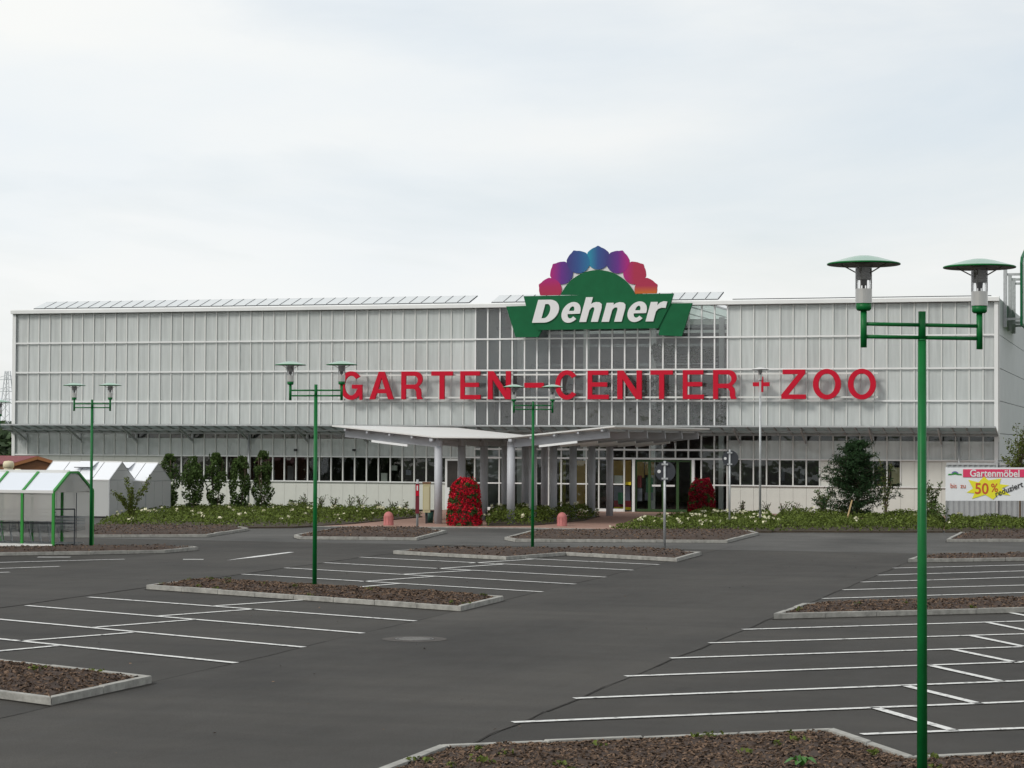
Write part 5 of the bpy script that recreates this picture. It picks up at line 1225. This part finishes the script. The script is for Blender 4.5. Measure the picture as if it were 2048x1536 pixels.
# red flower mounds
def flower_mound(px, base, top, w, label, Y=None):
    p = gp(px, base, 0.03) if Y is None else Vector((wp(px, base, Y).x, Y, 0.03)); Zd = (p - Vector((0, 0, CAMH))).dot(FWD); zt_ = zp(px, top, Zd).z; wm = w / FPX * Zd / 2
    t = thing('flower_tower', label, 'flowers', (p.x, p.y, 0.03), 'towers of red flowers at the entrance')
    prof = lambda u: wm * (1.02 - 0.22 * u if u < 0.62 else (0.88 * math.sqrt(max(0, 1 - ((u - 0.62) / 0.40) ** 2))))
    b = MB(); b.lathe([(prof(k / 10) * 0.8, 0.03 + (zt_ - 0.05) * k / 10) for k in range(11)], (p.x, p.y, 0), 16); b.build('core', M_soil, t)
    pts = []; pf_ = []
    for k in range(6500):
        u = rnd(); a = ru(0, 6.28); lump = 1 + 0.10 * noise.noise(Vector((math.cos(a) * 1.5, math.sin(a) * 1.5, u * 4 + px)))
        rr = prof(u) * lump * ru(0.86, 1.06); pts.append(Vector((p.x + rr * math.cos(a), p.y + rr * math.sin(a), 0.04 + (zt_ - 0.02) * u)))
    for k, q in enumerate(pts): pf_.append(q)
    sel = [q for q in pts if noise.noise(q * 5.0) > -0.24]; rest = [q for q in pts if noise.noise(q * 5.0) <= -0.24]
    for k in range(5):
        a = ru(0, 6.28); q0 = Vector((p.x + wm * 0.5 * math.cos(a), p.y + wm * 0.5 * math.sin(a), zt_ * 0.93))
        for j in range(12): sel.append(q0 + Vector((ru(-0.07, 0.07), ru(-0.07, 0.07), j * 0.016)))
    b = MB(); leaves(b, rest, 0.09); b.build('foliage', M_leaf, t)
    mb_ = M_begonia if Y is None else mat('dark_red_begonia', (0.22, 0.006, 0.018), 0.6, spec=0.15, isl=0.5, trans=0.15)
    b = MB(); leaves(b, sel, 0.06, aspect=0.9); b.build('blossoms', mb_, t)
flower_mound(929, 1051, 957, 70, 'large bright red flower tower in front of the canopy columns')
flower_mound(1403, 1027, 959, 54, 'darker red flower tower to the right of the sliding doors', Y=91.0)

# ground cover beds with white roses
def cover(poly, n, h, fl, name='flower_bed', label='', fc=1.0, seed=0):
    poly = [Vector((q[0], q[1])) for q in poly]; x0 = min(q.x for q in poly); x1 = max(q.x for q in poly); y0 = min(q.y for q in poly); y1 = max(q.y for q in poly)
    b = MB(); b.prism([(q.x, q.y, 0.06) for q in poly], (0, 0, -0.1)); bed = struct('flower_bed', b, M_soil)
    pts = []; fls = []
    hole_ = gp(1711, 1050)
    def hh(p): return (0.3 if (p - Vector((hole_.x, hole_.y))).length < 1.1 else 1.0) * (h * (0.55 + 0.7 * max(0, 0.5 + noise.noise(Vector((p.x * 0.9, p.y * 0.9, seed))))) + 0.12 * h * noise.noise(Vector((p.x * 4, p.y * 4, seed))))
    while len(pts) < n:
        p = Vector((ru(x0, x1), ru(y0, y1)))
        if not in_poly(p, poly): continue
        e = min(1, dist_edge(p, poly) / 0.35 + 0.25); pts.append(Vector((p.x, p.y, 0.06 + hh(p) * e * (1 - rnd() ** 2 * 0.8))))
    b = MB(); leaves(b, pts, 0.085, flat=0.3); o = b.build('ground_cover', M_cover, bed, stuff=True)
    k = 0; b = MB(); tries = 0
    while k < fl and tries < 6000:
        tries += 1
        p = Vector((ru(x0, x1), ru(y0, y1)))
        if not in_poly(p, poly) or noise.noise(Vector((p.x * 0.5, p.y * 0.5, seed + 4))) < -0.05: continue
        c_ = Vector((p.x, p.y, 0.06 + hh(p) * min(1, dist_edge(p, poly) / 0.35 + 0.25) + 0.06)); s_ = ru(0.6, 1.25)
        for j in range(random.choice((1, 1, 2))):
            leaves(b, [c_ + Vector((ru(-1, 1), ru(-1, 1), ru(-0.6, 0.6))) * 0.045 * s_ for _ in range(9)], 0.075 * s_, aspect=0.9); c_ = c_ + Vector((ru(-0.15, 0.15), ru(-0.1, 0.1), ru(-0.08, 0.02)))
        k += 1
    if fl: b.build('white_roses', M_rose, bed, stuff=True)
    return bed
cover(gpk((190, 1050), (470, 1052), (588, 1051), (700, 1045), (845, 1031), (820, 1025), (640, 1019), (300, 1017)), 24000, 0.27, 70, seed=1)
cover(gpk((975, 1049), (1060, 1048), (1100, 1045), (1170, 1038), (1200, 1030), (1010, 1030), (970, 1034)), 8000, 0.5, 34, seed=2)
cover(gpk((1220, 1059.5), (1544, 1060), (1551, 1034), (1400, 1031), (1330, 1040), (1275, 1051)), 14500, 0.30, 60, seed=3)
cover(gpk((1545, 1059.5), (1885, 1060), (1890, 1040), (1760, 1036), (1552, 1034)), 18000, 0.36, 7, seed=4)
cover(gpk((1890, 1060), (2120, 1060), (2120, 1046), (1890, 1046)), 7000, 0.36, 3, seed=5)

# large leaved weed at the bottom of the foreground bed
p = gp(1604, 1533, 0.15); wd = thing('weed', 'broad leaved green weed growing in the foreground mulch bed', 'weed', (p.x, p.y, 0.1))
for k in range(9):
    a = 0.4 + 2 * math.pi * k / 9 + ru(-0.2, 0.2); d = Vector((math.cos(a), math.sin(a), 0)); s_ = Vector((-d.y, d.x, 0)); ln = ru(0.10, 0.17); w = ln * 0.27; up_ = ru(0.04, 0.09)
    b = MB(); o_ = Vector((p.x, p.y, 0.15)); m1 = o_ + d * ln * 0.5 + Vector((0, 0, up_)); m2 = o_ + d * ln * 0.8 + Vector((0, 0, up_ * 0.9)); tip = o_ + d * ln * 1.05 + Vector((0, 0, up_ * 0.5))
    b.add([o_, m1 - s_ * w + Vector((0, 0, 0.015)), m1, m1 + s_ * w + Vector((0, 0, 0.015)), m2 - s_ * w * 0.7, m2, m2 + s_ * w * 0.7, tip], [(0, 2, 1), (0, 3, 2), (1, 2, 5, 4), (2, 3, 6, 5), (4, 5, 7), (5, 6, 7)]); b.build('leaf', mat('weed_leaf', (0.06, 0.17, 0.03), 0.5, isl=0.3, trans=0.2), wd)

# ================================================================== FAR BACKGROUND
def far_tree(x, y, h, w, n, label):
    t = thing('distant_tree', label, 'tree', (x, y, 0), 'trees far beyond the building'); b = MB(); b.tube((x, y, -0.1), (x, y, h * 0.5), 0.3, 0.15, 6); b.build('trunk', M_bark, t)
    pts = []; so_ = ru(0, 99)
    while len(pts) < n:
        v = Vector((ru(-1, 1), ru(-1, 1), ru(-1, 1)))
        if v.length > 1: continue
        q = Vector((x + v.x * w / 2, y + v.y * w / 2, h * 0.55 + v.z * h * 0.47))
        if noise.noise(q * 0.45 + Vector((so_, 0, 0))) < -0.15: continue
        pts.append(q)
    b = MB(); leaves(b, pts, 0.75); b.build('crown', M_far, t)
for px, top, Z, w, lb in ((6, 848, 190, 7, 'broad green tree far left of the building'), (24, 868, 175, 5, 'lower green tree beside the left corner of the building'), (-22, 855, 185, 8, 'green tree cut by the left border')):
    p = zp(px, 880, Z); far_tree(p.x, p.y, zp(px, top, Z).z, w, 1500, lb)
# wooded hill behind
mb = MB(); vs = []; fs = []
HZ = 900
for k in range(60):
    px = -700 + 60 * k
    for j in range(5):
        Zq = HZ + j * 90; d = zp(px, 880, Zq); vs.append((d.x, d.y, (0, 5, 9.5, 11, 8)[j] * (0.7 + 0.6 * (0.5 + noise.noise(Vector((k * 0.21, j * 0.4, 0)))) + 0.12 * noise.noise(Vector((k * 1.9, j * 1.3, 5)))) if j else -1))
for k in range(59):
    for j in range(4): fs.append((k * 5 + j, (k + 1) * 5 + j, (k + 1) * 5 + j + 1, k * 5 + j + 1))
mb.add(vs, fs); struct('hills', mb, mat('wooded_hill', (0.045, 0.06, 0.05), 0.95, var=0.4, vscale=0.15))
# lattice pylon far left, with its wires
pz = 420.0; p = zp(14, 880, pz)
py_ = thing('power_pylon', 'pale lattice power pylon far beyond the left corner', 'pylon', (p.x, p.y, 0)); M_pyl = mat('pylon_grey', (0.55, 0.57, 0.60), 0.6)
ztop = zp(14, 742, pz).z; b = MB()
for a_, c_ in ((-1, -1), (1, -1), (1, 1), (-1, 1)): b.bar((p.x + a_ * 1.6, p.y + c_ * 1.6, 0), (p.x + a_ * 0.35, p.y + c_ * 0.35, ztop), 0.14)
for k in range(8):
    z0, z1 = ztop * k / 8, ztop * (k + 1) / 8; w0, w1 = 1.6 - 1.25 * k / 8, 1.6 - 1.25 * (k + 1) / 8
    b.bar((p.x - w0, p.y - w0, z0), (p.x + w1, p.y - w1, z1), 0.09); b.bar((p.x + w0, p.y - w0, z0), (p.x - w1, p.y - w1, z1), 0.09)
b.build('mast', M_pyl, py_)
for z in (ztop * 0.76, ztop * 0.9, ztop * 0.62):
    b = MB(); b.bar((p.x - 3.2, p.y, z), (p.x + 3.2, p.y, z), 0.14); b.bar((p.x - 3.2, p.y, z), (p.x, p.y, z + 0.9), 0.09); b.bar((p.x + 3.2, p.y, z), (p.x, p.y, z + 0.9), 0.09); b.build('cross_arm', M_pyl, py_)
